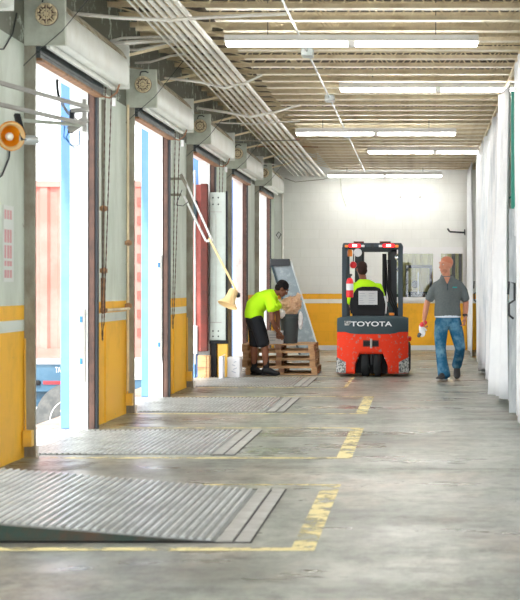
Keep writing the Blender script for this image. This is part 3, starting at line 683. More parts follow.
# poster on the nearest wall
t = thing('wall_poster', (-3.165, 11.5, 1.4), 'tall pale poster with faded pink print on the nearest wall', 'poster')
py0, py1 = 11.37, 11.66
MB().box(LX, LX+.004, py0, py1, 1.40, 1.985).build('sheet', 'poster', t)
rnd = random.Random(3)
for k, (za, zb_) in enumerate(((1.88, 1.95), (1.70, 1.80), (1.58, 1.68), (1.52, 1.56), (1.43, 1.49))):
    b_ = MB()
    for j in range(3):
        yy = py0+.03+j*.075; b_.box(LX+.004, LX+.0055, yy, yy+.045+.015*rnd.random(), za, zb_)
    b_.build('print_block', 'pinkprint', t)
tag(MB().tube([(LX+.012, 11.1, 3.12), (LX+.012, 11.35, 3.16), (LX+.012, 11.6, 3.32), (LX+.012, 11.72, 3.5)], .006, 6).build('wall_cable', 'dark'), 'loose black cable high on the nearest wall', 'cable')
tag(MB().tube([(LX+.012, 11.0, 2.12), (LX+.012, 11.3, 2.2), (LX+.012, 11.5, 2.35), (LX+.012, 11.55, 2.55)], .007, 6).build('lamp_cord', 'dark'), 'black cord curling below the near dock lamp', 'cable')

# ---------------------------------------------------------------- swing-arm dock lamps
t = thing('dock_lamp', (-3.1, 10.6, 2.3), 'near dock lamp with orange ring on grey swing arms, left edge', 'dock lamp')
E1 = Vector((-2.56, 11.5, 2.74)); E2 = Vector((-2.58, 11.5, 2.61))
MB().bar((-3.12, 10.2, 2.82), E1, .028, .028).build('arm', 'frame', t)
MB().bar((-3.12, 10.2, 2.66), E2, .028, .028).build('arm', 'frame', t)
MB().box(-3.165, -3.09, 10.12, 10.28, 2.58, 2.9).build('wall_bracket', 'frame', t, bevel=.005)
MB().bar((-2.60, 11.48, 2.60), (-2.96, 10.95, 2.58), .026, .026).build('forearm', 'plate', t)
MB().bar(E1+Vector((-.02, 0, .06)), E2+Vector((0, 0, -.06)), .03, .03).bar(E2+Vector((-.1, 0, .10)), E1+Vector((.01, 0, -.02)), .05, .03).bar(E2+Vector((-.12, .0, -.05)), E2+Vector((.02, 0, .04)), .05, .05).build('elbow_joint', 'frame', t, bevel=.004)
MB().rbox(E2+Vector((-.10, 0, .02)), (.03, .04, .18), (0, .1, 0)).build('elbow_clamp', 'dark', t)
MB().tube([E2+Vector((-.11, 0, -.04)), E2+Vector((-.14, 0, -.10)), E2+Vector((-.10, 0, -.17)), E2+Vector((-.04, 0, -.16)), E2+Vector((-.04, 0, -.05))], .005, 6).tube([E2+Vector((-.15, 0, .0)), E2+Vector((-.16, 0, -.10)), E2+Vector((-.07, 0, -.19))], .004, 6).build('cable', 'cable', t, smooth=True)
MB().tube([E2+Vector((.02, 0, .0)), E2+Vector((.03, 0, -.12)), E2+Vector((-.03, 0, -.18)), E2+Vector((-.08, 0, -.16))], .004, 6).build('cable', 'galv', t, smooth=True)
LH = P(10, 136, 10.8); ax = Vector((.62, -.78, -.1)).normalized()
MB().lathe([(.05, -.16), (.06, -.12), (.075, -.04), (.100, .0), (.108, .02), (.104, .03), (.092, .02), (.080, -.01), (.062, -.05), (.04, -.10), (.02, -.11)], LH, ax, 28).build('lamp_shade', 'lamporange', t, smooth=True)
lr = MB().lathe([(.098, .022), (.100, .032), (.092, .036), (.078, .020), (.076, .010), (.084, .012)], LH, ax, 28); lr.f = [q_ for q_ in lr.f if len(q_) == 4]
lr.build('inner_ring', 'lampshade', t, smooth=True)
MB().ball(LH-ax*.01+Vector((.0, 0, -.005)), .030).build('bulb', 'bulb', t, smooth=True)
MB().lathe([(.03, 0), (.035, .05), (.035, .11), (.02, .14)], LH+Vector((.05, .06, -.02)), Vector((1, .3, 0)), 14).build('lamp_back', 'galv', t, smooth=True)
MB().bar((-2.95, 10.95, 2.62), LH+Vector((.09, .04, -.03)), .04, .025).bar((-2.97, 10.95, 2.52), LH+Vector((.04, .04, .08)), .03, .02).build('yoke', 'dark', t)
chain_mb(P(58, 97, 11.55), P(76, 120, 11.5), .02, .04, .006).build('safety_chain', 'frame', t)  # chain of the door, grouped under the lamp; upper end left free
MB().tube([P(57, 80, 11.6), P(57.5, 90, 11.57), P(59, 98, 11.55)], .012, 6).build('cable_end', 'dark', t)

t = thing('dock_lamp', (-3.05, 18.9, 1.2), 'dock lamp with cream shade hanging on pale arms from the third pilaster', 'dock lamp')
A1 = P(183, 176, 18.9); A2 = P(184, 196, 18.9); B1 = P(212, 240, 18.8); B2 = P(206, 241, 18.8); LH = P(236, 297, 18.7)
MB().bar(A1, B1, .022, .022).build('arm', 'white', t); MB().bar(A2, B2, .022, .022).build('arm', 'white', t)
MB().bar(P(209, 238, 18.75), LH+Vector((.02, 0, .05)), .03, .022).build('forearm', 'lampshade', t)
MB().bar(A1+Vector((-.03, 0, .02)), A1+Vector((.06, 0, -.14)), .05, .04).box(LX+.003, -3.02, 18.88, 18.92, A1.z-.05, A1.z-.02).box(LX+.003, -3.02, 18.88, 18.92, A2.z, A2.z+.03).build('wall_bracket', 'channel', t)
MB().bar(B2, B1+Vector((.01, 0, 0)), .03, .03).build('elbow', 'white', t)
ax = Vector((-.35, -.3, -.9)).normalized(); c = P(231, 297, 18.65)
MB().lathe([(.05, -.10), (.06, -.07), (.065, .0), (.075, .05), (.12, .10), (.13, .115), (.125, .12), (.07, .06), (.03, .05)], c, ax, 26).build('lamp_shade', 'lampshade', t, smooth=True)
MB().bar(LH+Vector((.04, 0, .03)), c+Vector((.0, 0, .09)), .04, .03).ball(LH+Vector((.02, 0, .02)), .035, .03, .03, 8).build('swivel', 'dark', t)
t = thing('hose_reel_hook', (-3.12, 18.2, 2.0), 'thin dark wire loop hanging below the lamp bracket', 'wire loop')
MB().tube([P(182, 190, 18.6)+Vector((.0, 0, 0)), P(178, 200, 18.5), P(176, 205, 18.5), P(183, 206, 18.5), P(188, 202, 18.6)], .005, 5).build('loop', 'dark', t)

# things stored on the pilaster between doors three and four
yp = 22.50
t = thing('steel_partition', (-3.03, yp, .5), 'tall pale grey-green steel panel with black edge beside the red container door', 'panel')
MB().box(-3.17, -2.93, yp, yp+.10, .56, 2.78).build('panel', 'panelgrey', t, bevel=.006)
MB().box(-2.93, -2.905, yp-.005, yp+.10, .56, 2.80).build('edge_trim', 'black', t, bevel=.005)
for zz_ in (.62, .70, 2.6, 2.70):
    for xx in (-3.12, -3.04): MB().ball((xx, yp-.003, zz_), .012, .008, .012, 6).build('rivet', 'dark', t)
MB().box(-3.16, -2.99, yp-.006, yp, 2.48, 2.495).box(-3.16, -2.99, yp-.006, yp, .82, .835).box(-3.08, -3.072, yp-.006, yp, .84, 2.47).build('seam', 'frame', t)
MB().box(-3.17, -2.9, yp-.02, yp+.1, .51, .56).build('bottom_rail', 'black', t)
tag(MB().box(-3.15, -3.07, yp, yp+.1, 0, .51).build('bumper_post', 'black', bevel=.01), 'black rubber bumper post under the tall panel', 'bumper post')
tag(MB().box(-3.05, -2.90, yp, yp+.08, 0, .51).build('bumper_board', 'yellow', bevel=.01), 'yellow board standing under the tall panel', 'board')
t = thing('wooden_crate', (-3.22, 22.35, 0), 'narrow tan wooden block stack in the doorway beneath the red door', 'crate')
MB().box(-3.32, -3.19, 22.30, 22.46, 0, .34).box(-3.185, -3.15, 22.30, 22.46, 0, .34).build('boards', 'wood', t, bevel=.005)
MB().box(-3.325, -3.145, 22.292, 22.30, .16, .175).build('strap', 'wooddark', t)
tag(MB().box(-3.50, -3.36, 22.3, 22.42, -.05, .22).build('blue_drum', 'blue', bevel=.02), 'small blue object on the sill at the red container door', 'container')
t = thing('carton', (-2.82, 22.65, 0), 'white printed carton on the floor left of the worker', 'carton')
MB().box(-2.895, -2.71, 22.42, 22.72, 0, .31).build('box', 'carton', t, bevel=.004)
MB().box(-2.90, -2.78, 22.547, 22.55, .07, .25).build('print', 'print', t) if False else None
for k in range(4): MB().rbox((-2.80+.02*(k % 2), 22.418, .09+.05*k), (.07-.01*k, .003, .014), (0, .4*(-1)**k, 0)).build('print_mark', 'print', t)
t = thing('carton', (-3.02, 22.6, 0), 'second white carton half hidden behind the printed one', 'carton')
MB().box(-2.985, -2.93, 22.15, 22.40, 0, .33).build('box', 'carton', t, bevel=.004)
MB().bar((-2.97, 22.3, .332), (-2.91, 22.3, .36), .1, .004).build('flap', 'carton', t)

# ---------------------------------------------------------------- pallets
def pallet(x0, y0, z0, L_=1.10, W=1.0, label='', first=None):
    t = thing('pallet', (x0+L_/2, y0+W/2, z0), label, 'pallet', 'pallets in the stack beside the worker')
    for x in (x0, x0+L_/2-.045, x0+L_-.09):
        for y_ in (y0, y0+W/2-.05, y0+W-.1):
            MB().box(x, x+.09, y_, y_+.10, z0+.034, z0+.100).build('block', 'wooddark' if x < x0+.6 and x > x0+.2 else 'wood', t, bevel=.003)
    for y_ in (y0, y0+W/2-.05, y0+W-.1): MB().box(x0, x0+L_, y_, y_+.10, z0, z0+.016).build('bottom_board', 'wood', t)
    for x in (x0, x0+L_/2-.045, x0+L_-.09): MB().box(x, x+.09, y0, y0+W, z0+.017, z0+.033).build('stringer_board', 'wood', t)
    for k in range(7): MB().box(x0, x0+L_, y0+k*W/7+.01, y0+(k+1)*W/7-.02, z0+.101, z0+.118).build('deck_board', 'wood', t)
PY = 23.25
for k, (x0, L_, lab) in enumerate([(-2.72, 1.11, 'bottom pallet of the stack, jutting out to the right'), (-2.78, 1.14, 'second pallet from the bottom of the stack'),
                               (-2.76, 1.12, 'third pallet from the bottom of the stack'), (-2.78, 1.12, 'top pallet of the stack, carrying the bin and carton')]):
    pallet(x0, PY+.02*(k % 2), k*.1185, L_, label=lab)
ZT = 4*.1185
# bin with crumpled paper
t = thing('trash_bin', (-2.06, 23.7, ZT), 'dark grey plastic bin stuffed with crumpled brown paper on the pallets', 'bin')
c = Vector((-2.075, 23.65, ZT))
MB().lathe([(.02, .0), (.125, 0), (.155, .40), (.170, .405), (.172, .46), (.158, .46), (.15, .42), (.12, .02), (.02, .02)], c, (0, 0, 1), 30).build('bin', 'bin', t, smooth=True)
for s_ in (-1, 1): MB().rbox(c+Vector((s_*.17, 0, .40)), (.03, .10, .03), (0, 0, 0)).build('handle', 'bin', t, bevel=.005)
rnd = random.Random(5)
def crumple(name, c, r, m, parent, seed, label=None):
    rn = random.Random(seed); mb = MB().ball(c, *r, n=12)
    mb.v = [v+Vector((rn.uniform(-1, 1), rn.uniform(-1, 1), rn.uniform(-1, 1)))*min(r)*.22 for v in mb.v]
    return mb.build(name, m, parent)
pp = thing('paper_bundle', (-2.05, 23.65, ZT+.4), 'crumpled brown kraft paper bulging out of the grey bin', 'paper')
crumple('paper', (-2.07, 23.60, ZT+.56), (.17, .12, .12), 'kraft', pp, 1)
crumple('paper', (-1.98, 23.62, ZT+.64), (.10, .09, .09), 'kraft', pp, 2)
MB().rbox((-1.94, 23.58, ZT+.72), (.08, .02, .14), (0, .5, .3)).build('flap', 'kraft', pp)
MB().rbox((-2.10, 23.55, ZT+.68), (.16, .02, .08), (0.3, -.4, .3)).build('flap', 'kraft', pp)
crumple('white_paper', (-2.19, 23.50, ZT+.47), (.07, .05, .07), 'carton', pp, 3)
crumple('white_rag', (-1.885, 23.48, ZT+.36), (.035, .03, .14), 'carton', pp, 4)
t = thing('carton', (-2.33, 23.45, ZT), 'small white carton held by the bending worker on the top pallet', 'carton')
MB().box(-2.41, -2.16, 23.36, 23.6, ZT, ZT+.20).build('box', 'carton', t, bevel=.004)
MB().rbox((-2.25, 23.37, ZT+.225), (.10, .16, .004), (0, -.5, 0)).build('flap', 'carton', t)
for k in range(3): MB().box(-2.36, -2.27+.02*k, 23.357, 23.36, ZT+.05+k*.04, ZT+.065+k*.04).build('print_mark', 'print', t)
# leaning scuffed metal slab
t = thing('metal_ramp', (-2.5, 30.4, 0), 'long scuffed grey metal ramp leaning left against the wall behind the pallets', 'ramp')
a0 = Vector((-2.24, 30.2, 0.0)); a1 = Vector((-2.84, 30.5, 1.86)); dd = (a1-a0).normalized(); L_ = (a1-a0).length
nn = dd.cross(Vector((0, 1, 0))).normalized(); R = Matrix((dd, dd.cross(nn)*-1 if False else nn.cross(dd), nn)).transposed()
sdv = Vector((.19, 0, 0))
def slab(p0, p1, wd, th, off=0):
    return MB().add([p0-wd+Vector((0, off, 0)), p0+wd+Vector((0, off, 0)), p1+wd+Vector((0, off, 0)), p1-wd+Vector((0, off, 0)),
                     p0-wd+Vector((0, off+th, 0)), p0+wd+Vector((0, off+th, 0)), p1+wd+Vector((0, off+th, 0)), p1-wd+Vector((0, off+th, 0))],
                    [(0,1,2,3),(7,6,5,4),(0,4,5,1),(1,5,6,2),(2,6,7,3),(3,7,4,0)])
W0 = Vector((.27, 0, .0)); W1 = Vector((.23, 0, .03))
slab(a0, a1, Vector((.20, 0, .03)), .05).build('ramp_plate', 'sheetmetal', t)
slab(a0+Vector((.20, 0, .03)), a1+Vector((.19, 0, .03)), Vector((.012, 0, 0)), .09, -.03).build('side_flange', 'galv', t)
slab(a0-Vector((.20, 0, 0)), a1-Vector((.20, 0, .03)), Vector((.022, 0, 0)), .09, -.03).build('side_flange', 'slate', t)
MB().add([], []).box(a1.x-.22, a1.x+.17, a1.y-.06, a1.y+.08, a1.z-.07, a1.z+.07).build('end_cap', 'dark', t, bevel=.01)
for k in range(14):
    q = a0.lerp(a1, .08+k*.062); MB().bar(q+Vector((-.17, -.002, -.02)), q+Vector((.17, -.002, .03)), .004, .004).build('tread_rib', 'sheetmetal', t)
tag(MB().box(-2.42, -2.28, 28.0, 28.2, 0, .5).build('post', 'galv'), 'pale steel post standing behind the pallets', 'post') if False else None

# pipe and small fittings on the far wall
tag(MB().tube([(LX+.18, FARY-.03, 0), (LX+.18, FARY-.03, 3.8)], .02, 8).build('wall_pipe', 'pipe', smooth=True), 'vertical cream pipe in the far left corner', 'pipe')
t = thing('wall_bracket', (.70, FARY-.1, 2.5), 'dark L-shaped bracket high on the far wall beside the curtains', 'bracket')
MB().bar((.62, FARY-.1, 2.55), (.95, FARY-.1, 2.53), .04, .035).bar((.62, FARY-.1, 2.55), (.57, FARY-.1, 2.62), .04, .035).build('arm', 'dark', t)
MB().box(.93, .95, FARY-.12, FARY, 2.48, 2.6).build('mount', 'dark', t)
tag(MB().tube([(-1.75, FARY-.015, 3.8), (-1.72, FARY-.02, 3.4), (-1.62, FARY-.02, 3.1)], .007, 6).build('wall_cable', 'plate'), 'thin cable trailing down the far wall from the ceiling', 'cable')
tag(MB().tube([(LX+.02, 32.3, 3.78), (-2.7, 32.3, 3.62), (-2.1, 32.3, 3.68), (-1.7, 32.3, 3.8)], .008, 6).build('wall_cable', 'channel'), 'cable sagging across the top left of the far wall', 'cable')
tag(MB().tube([(LX+.1, FARY-.05, 2.4), (LX+.15, FARY-.05, 2.5), (LX+.1, FARY-.05, 2.55), (LX+.05, FARY-.05, 2.48)], .012, 6, closed=True).build('wall_hook', 'dark'), 'small dark hook in the far left corner', 'hook')
for x in (-.45, -.02): tag(MB().ball((x, FARY-.01, 3.3), .02, .015, .02, 6).build('wall_bolt', 'frame'), ('left' if x < -.2 else 'right')+' one of two bolt heads high on the far wall', 'bolt', 'bolts on the far wall')

# ---------------------------------------------------------------- curtains and racks on the right
def curtain(y0, y1, x, z0, z1, label, m, pleat=.45, amp=.05, seed=0, hem=.03, flat=False):
    rn = random.Random(seed); n = max(6, int((y1-y0)/.06)); pts = []
    ph = rn.random()*6
    for i in range(n+1):
        u = i/n; y_ = y0+(y1-y0)*u
        if flat: a = amp*.3*(math.sin(2*PI*(y_-y0)/pleat+ph)+.5*math.sin(2*PI*(y_-y0)/(pleat*.37)+ph*2))
        else:
            fr = ((y_-y0)/pleat) % 1.0; tri = fr/.72 if fr < .72 else (1-fr)/.28
            a = -amp*(tri*1.0)*(.75+.5*math.sin(int((y_-y0)/pleat)*2.3+seed)) + .25*amp*math.sin(2*PI*(y_-y0)/(pleat*.23)+ph)
        pts.append((y_, a))
    rows = 14; mb = MB(); k = 0; grid = []
    for j in range(rows+1):
        v = j/rows; z = z0+(z1-z0)*v; fl = .45+.75*(1-v)
        grid.append([Vector((x+a*fl+.015*math.sin(5*v+i_*.7+seed), y_, z+(hem*math.sin(pts[i_][0]*2.1+seed) if j == 0 else 0))) for i_, (y_, a) in enumerate(pts)])
    vs_ = [p for r in grid for p in r]; W_ = n+1; fs_ = [(j*W_+i_, j*W_+i_+1, (j+1)*W_+i_+1, (j+1)*W_+i_) for j in range(rows) for i_ in range(n)]
    mb.add(vs_, fs_)
    o = mb.build('curtain', m, smooth=True)
    s_ = o.modifiers.new('solid', 'SOLIDIFY'); s_.thickness = .006
    return tag(o, label, 'curtain', 'curtains along the right side')
curtain(10.5, 15.3, .965, .04, 3.63, 'flat white curtain sheet nearest the camera at the right edge', 'sheet', .9, .02, 1, flat=True)
curtain(17.15, 18.3, 1.0, .05, 3.66, 'broad white curtain sheet right after the green gap', 'sheet', 1.15, .12, 2)
curtain(18.3, 21.2, 1.04, .06, 3.70, 'pleated white curtain with fold shade painted grey, nearer half of the run', 'sheetmix', .97, .10, 3, .05)
curtain(21.2, 24.9, 1.05, .06, 3.72, 'pleated white curtain with fold shade painted grey, beside the walking man', 'sheetmix', .93, .11, 4, .06)
curtain(24.95, 28.0, 1.03, .04, 3.80, 'smooth white curtain sheet behind the walking man', 'sheet', 1.6, .03, 5, flat=True)
curtain(29.2, 32.2, 1.00, .03, 3.80, 'farthest white curtain sheet against the far wall', 'sheet', 1.8, .02, 6, flat=True)
rail = tag(MB().box(1.03, 1.06, 10.5, 32.3, 3.80, 3.83).build('curtain_rail', 'joist'), 'thin tan rail under the joists carrying the curtains', 'rail')
def rack(y_, label, xp=1.12):
    t = thing('rack_upright', (1.3, y_, 0), label, 'rack upright')
    MB().box(xp, xp+.05, y_-.04, y_+.04, 0, 3.5).build('post', 'green', t); MB().box(2.0, 2.08, y_-.04, y_+.04, 0, 3.4).build('post', 'green', t)
    for k in range(5): MB().bar((xp+.04, y_, .3+k*.6), (2.04, y_, .6+k*.6 if k % 2 else .9+k*.6), .03, .03).build('brace', 'green', t)
    MB().box(xp-.01, xp+.1, y_-.07, y_+.07, 0, .012).build('foot_plate', 'green', t)
    return t
RK1 = rack(16.4, 'green rack upright in the gap between the two nearest curtains', .985)
RK2 = rack(28.7, 'green rack upright in the narrow gap near the far wall')
rack(16.9, 'second green rack upright half hidden by the near curtain')
for y_, lab, z in ((16.04, 'dark bent handle in the gap between the near curtains', 1.2), (28.5, 'dark bent handle in the gap near the far wall', 1.25)):
    s_ = F/y_; h = MB(); x = .99 if y_ < 20 else 1.06
    h.tube([(x, y_, z-.18), (x-.05, y_, z-.14), (x-.05, y_, z-.02), (x+.01, y_, z+.02), (x+.01, y_, z+.20), (x-.05, y_, z+.22), (x-.06, y_, z+.08)], .012, 6)
    h.build('bent_handle', 'dark', RK1 if y_ < 20 else RK2)
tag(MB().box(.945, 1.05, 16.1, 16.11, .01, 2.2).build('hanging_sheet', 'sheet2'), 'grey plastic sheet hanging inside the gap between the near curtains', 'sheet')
o = MB().rings([[(.99, 15.9, 1.9), (1.06, 15.9, 1.9), (1.06, 15.9, 2.36), (.99, 15.9, 2.2)], [(.99, 15.91, 1.9), (1.06, 15.91, 1.9), (1.06, 15.91, 2.36), (.99, 15.91, 2.2)]]).build('hanging_sheet', 'sheet'); tag(o, 'white slanted sheet end below the green rack post', 'sheet')

# ---------------------------------------------------------------- forklift
FO = Vector((-.735, 22.6, 0))
fk = thing('forklift', FO, 'red and slate grey electric forklift seen from behind, driver aboard', 'forklift')
def fb(mb, name, m, parent=fk, **k): mb.xf(lambda v: v+FO); return mb.build(name, m, parent, **k)
# lower red counterweight: rounded plan, arched cut-out
def plan(wd, y0, y1, r, bulge):
    pts = [(-wd, y1), (-wd, y0+r), (-wd+r*.3, y0+r*.35), (-wd+r, y0+bulge*.4)]
    return pts
outer = [(-.54, .05), (-.27, .05), (-.27, .22), (-.20, .35), (.17, .35), (.24, .22), (.24, .05), (.54, .05), (.545, .40), (.53, .68), (.36, .68), (.33, .645), (-.33, .645), (-.36, .68), (-.53, .68), (-.545, .40)]
cw = MB(); n = len(outer)
def bulge(x): return .0+.16*abs(x/.54)**3.2
rg = []
for yy in (0, .5):
    rg.append([Vector((x, yy+(bulge(x) if yy == 0 else 0), z)) for x, z in outer])
# left leg, right leg, and centre as separate convex lofts merged in one mesh
def slabx(xs_, zb_, zt_, y1=.55):
    r_ = []
    for x in xs_:
        b0, t0 = zb_(x), zt_(x); yb = bulge(x)
        r_.append([Vector((x, yb+.03, b0)), Vector((x, yb, b0+.03)), Vector((x, yb-.005, (b0+t0)/2)), Vector((x, yb+.01, t0)), Vector((x, y1, t0)), Vector((x, y1, b0))])
    return r_
def zbot(x): return .05 if (x < -.265 or x > .235) else min(.35, .05+(min(x+.27, .24-x))*2.6+.1)
N = 40; xs_ = [-.54+1.08*i/N for i in range(N+1)]; xs_ = sorted(set([round(x, 4) for x in xs_]+[-.266, -.264, .234, .236]))
cw.rings(slabx(xs_, zbot, lambda x: .70))
fb(cw, 'counterweight', 'redworn', bevel=.0)
up = MB(); r_ = []
for x in xs_:
    yb = bulge(x)*1.0+.02; zt_ = .915-.03*abs(x/.54)**6; zl = .70+.0; dip = -.03*(1-min(1, abs(x/.40))**6)
    r_.append([Vector((x, yb-.02, zl+dip-.02)), Vector((x, yb-.015, zl+.10)), Vector((x, yb+.03, zt_-.02)), Vector((x, yb+.06, zt_)), Vector((x, .60, zt_)), Vector((x, .60, zl-.02))])
up.rings(r_); uph = fb(up, 'upper_counterweight', 'slate', smooth=True)
text('lettering', 'TOYOTA', .100, FO+Vector((-.015, -.012, .80)), (PI/2, 0, 0), 'letter', uph, ext=.006, bold=.002, sx=1.5)
fb(MB().rbox((-.375, .045, .815), (.09, .004, .07), (0, 0, .0)), 'scuff', 'scrape', uph)
fb(MB().box(-.14, .10, -.008, .02, .46, .56), 'tow_pocket', 'contred')
fb(MB().box(-.13, -.03, -.012, .0, .475, .545).box(-.0, .09, -.012, .0, .475, .545), 'pocket_recess', 'black')
fb(MB().tube([(-.015, -.025, .44), (-.015, -.025, .58)], .016, 8), 'tow_pin', 'frame', smooth=True)
for s_ in (-1, 1):
    c1 = MB(); r_ = []
    for x in [.40, .44, .48, .51, .535, .552]:
        yb = bulge(x)-.006; r_.append([Vector((s_*x, yb, .06)), Vector((s_*x, yb, .30-.5*(.552-x))), Vector((s_*x, yb+.02, .30-.5*(.552-x))), Vector((s_*x, yb+.02, .06))])
    c1.rings(r_); fb(c1, 'bumper_corner', 'scrape')
    fb(MB().lathe([(.016, 0), (.016, .04)], (s_*.21-.015, .05, .29), (0, 1, 0), 10), 'bolt', 'galv')
# twin rear steer wheels
for x in (-.108, .075):
    q = MB().lathe([(.03, 0), (.17, 0), (.20, .012), (.21, .03), (.21, .09), (.20, .108), (.17, .12), (.03, .12)], (x-.06, .22, .21), (1, 0, 0), 32)
    fb(q, 'rear_wheel', 'rubber', smooth=True)
fb(MB().box(-.27, .24, .44, .5, .04, .36), 'wheel_well', 'black')
fb(MB().box(-.03, .0, .1, .3, .18, .40), 'steer_fork', 'dark')
# main body, side steps, fenders
fb(MB().box(-.50, .50, .56, .85, .22, .80), 'battery_body', 'red', bevel=.03)
fb(MB().box(-.52, .52, .85, 1.65, .12, .34), 'floor_deck', 'slate', bevel=.02)
fb(MB().box(-.46, .46, .62, .95, .80, .86), 'seat_deck', 'black', bevel=.02)
for s_ in (-1, 1):
    fb(MB().lathe([(.02, 0), (.20, 0), (.235, .015), (.245, .04), (.245, .16), (.235, .185), (.20, .20), (.02, .20)], (s_*.47-.10, 1.45, .245), (1, 0, 0), 30), 'front_wheel', 'rubber', smooth=True)
    fb(MB().box(s_*.47-.11, s_*.47+.11, 1.15, 1.75, .50, .56), 'fender', 'red', bevel=.02)
fb(MB().box(-.35, .35, 1.62, 1.70, .3, 1.12), 'dashboard', 'slate', bevel=.02)
# mast, carriage, forks
for s_ in (-1, 1):
    fb(MB().box(s_*.29-.05, s_*.29+.05, 1.80, 1.90, .06, 2.02).box(s_*.22-.025, s_*.22+.025, 1.88, 1.98, .1, 2.0), 'mast_channel', 'dark')
    fb(MB().box(s_*.16-.05, s_*.16+.05, 2.05, 3.1, .05, .085).box(s_*.16-.05, s_*.16+.05, 2.03, 2.07, .05, .6), 'fork', 'frame')
fb(MB().box(-.34, .34, 1.80, 1.9, 1.93, 2.0).box(-.34, .34, 1.80, 1.9, .9, .98).box(-.34, .34, 1.82, 1.9, .1, .2), 'mast_crossbar', 'dark')
fb(MB().box(-.42, .42, 1.98, 2.02, .12, .18).box(-.42, .42, 1.98, 2.02, .48, .55), 'carriage', 'dark')
fb(MB().tube([(.14, 1.78, .2), (.14, 1.78, 1.9)], .035, 10), 'lift_cylinder', 'black', smooth=True)
for k in range(3):
    fb(MB().tube([(.17+.03*k, 1.76, 1.8), (.19+.03*k, 1.7, 1.3), (.23+.04*k, 1.62, 1.12), (.30+.03*k, 1.6, 1.0), (.30+.02*k, 1.62, .7)], .012, 6), 'hydraulic_hose', 'black', smooth=True)
# overhead guard
for s_ in (-1, 1):
    xo = s_*.43-.01
    fb(MB().bar((xo-s_*-.0, .42, .88), (xo, .44, 1.97), .075, .06, (0, 1, 0)), 'guard_pillar', 'guard', bevel=.008)
    fb(MB().bar((xo, 1.75, .5), (xo*.98, 1.35, 1.97), .05, .05, (0, 1, 0)), 'guard_pillar', 'guard', bevel=.008)
    fb(MB().bar((xo, .40, 1.985), (xo, 1.40, 1.985), .06, .06), 'guard_side_rail', 'guard', bevel=.01)
fb(MB().box(-.46, .44, .38, .46, 1.955, 2.035), 'guard_rear_bar', 'guard', bevel=.015)
fb(MB().box(-.46, .44, 1.36, 1.42, 1.955, 2.03), 'guard_front_bar', 'guard', bevel=.015)
for k in range(5): fb(MB().box(-.43, .41, .58+.16*k, .61+.16*k, 1.98, 2.02), 'guard_slat', 'guard')
fb(MB().lathe([(.03, 0), (.03, .02)], (-.01, .36, 1.995), (0, 1, 0), 18), 'guard_emblem', 'dark')
for s_ in (-1, 1):
    cx = -.02+s_*.26
    lamp = fb(MB().box(cx-.09, cx+.09, .345, .38, 1.965, 2.02), 'tail_lamp', 'lampred', bevel=.01)
    fb(MB().box(cx-.035, cx+.035, .338, .347, 1.975, 2.01), 'lamp_core', 'lampcore', lamp)
    fb(MB().box(cx+s_*.10-.0+(-.05 if s_ < 0 else 0), cx+s_*.10+(.05 if s_ > 0 else 0), .345, .38, 1.965, 2.005), 'indicator_lens', 'orange', lamp, bevel=.006)
    fb(MB().box(cx-s_*.10-(.05 if s_ > 0 else 0), cx-s_*.10+(.05 if s_ < 0 else 0), .345, .38, 1.97, 2.005), 'reversing_lens', 'letter', lamp, bevel=.006)
fb(MB().box(-.30, -.14, .40, .46, 2.035, 2.06).box(.10, .27, .40, .46, 2.035, 2.06), 'guard_top_bracket', 'contred', bevel=.008)
fb(MB().lathe([(.035, 0), (.04, .02), (.038, .08), (.025, .11)], (-.36, .50, 1.83), (0, 0, 1), 16), 'beacon', 'orange', smooth=True)
fb(MB().lathe([(.055, 0), (.065, .01), (.06, .03), (.02, .04)], (-.24, .50, 1.89), (0, 1, 0), 18), 'work_light', 'letter', smooth=True)
fb(MB().ball((-.31, .55, 1.70), .055), 'red_ball', 'extred', smooth=True)
fb(MB().tube([(-.31, .55, 1.75), (-.30, .56, 1.96)], .008, 6), 'ball_cord', 'black')
# extinguisher
ex = fb(MB().lathe([(.005, 0), (.05, .0), (.055, .02), (.055, .24), (.045, .28), (.02, .30)], (-.355, .36, 1.20), (0, 0, 1), 18), 'fire_extinguisher', 'extred', smooth=True)
fb(MB().lathe([(.018, 0), (.018, .05)], (-.355, .36, 1.50), (0, 0, 1), 10).box(-.395, -.32, .345, .375, 1.53, 1.56), 'extinguisher_valve', 'dark', ex)
fb(MB().lathe([(.0555, 0), (.0565, .001), (.0565, .10), (.0555, .101)], (-.355, .36, 1.31), (0, 0, 1), 18), 'extinguisher_label', 'letter', ex, smooth=True)
# mirror at the right front pillar
fb(MB().ball((.365, 1.2, 1.83), .045, .012, .045, 10), 'mirror', 'mirror', smooth=True)
fb(MB().tube([(.42, 1.3, 1.95), (.40, 1.2, 1.92), (.37, 1.21, 1.86)], .008, 6), 'mirror_stem', 'dark')
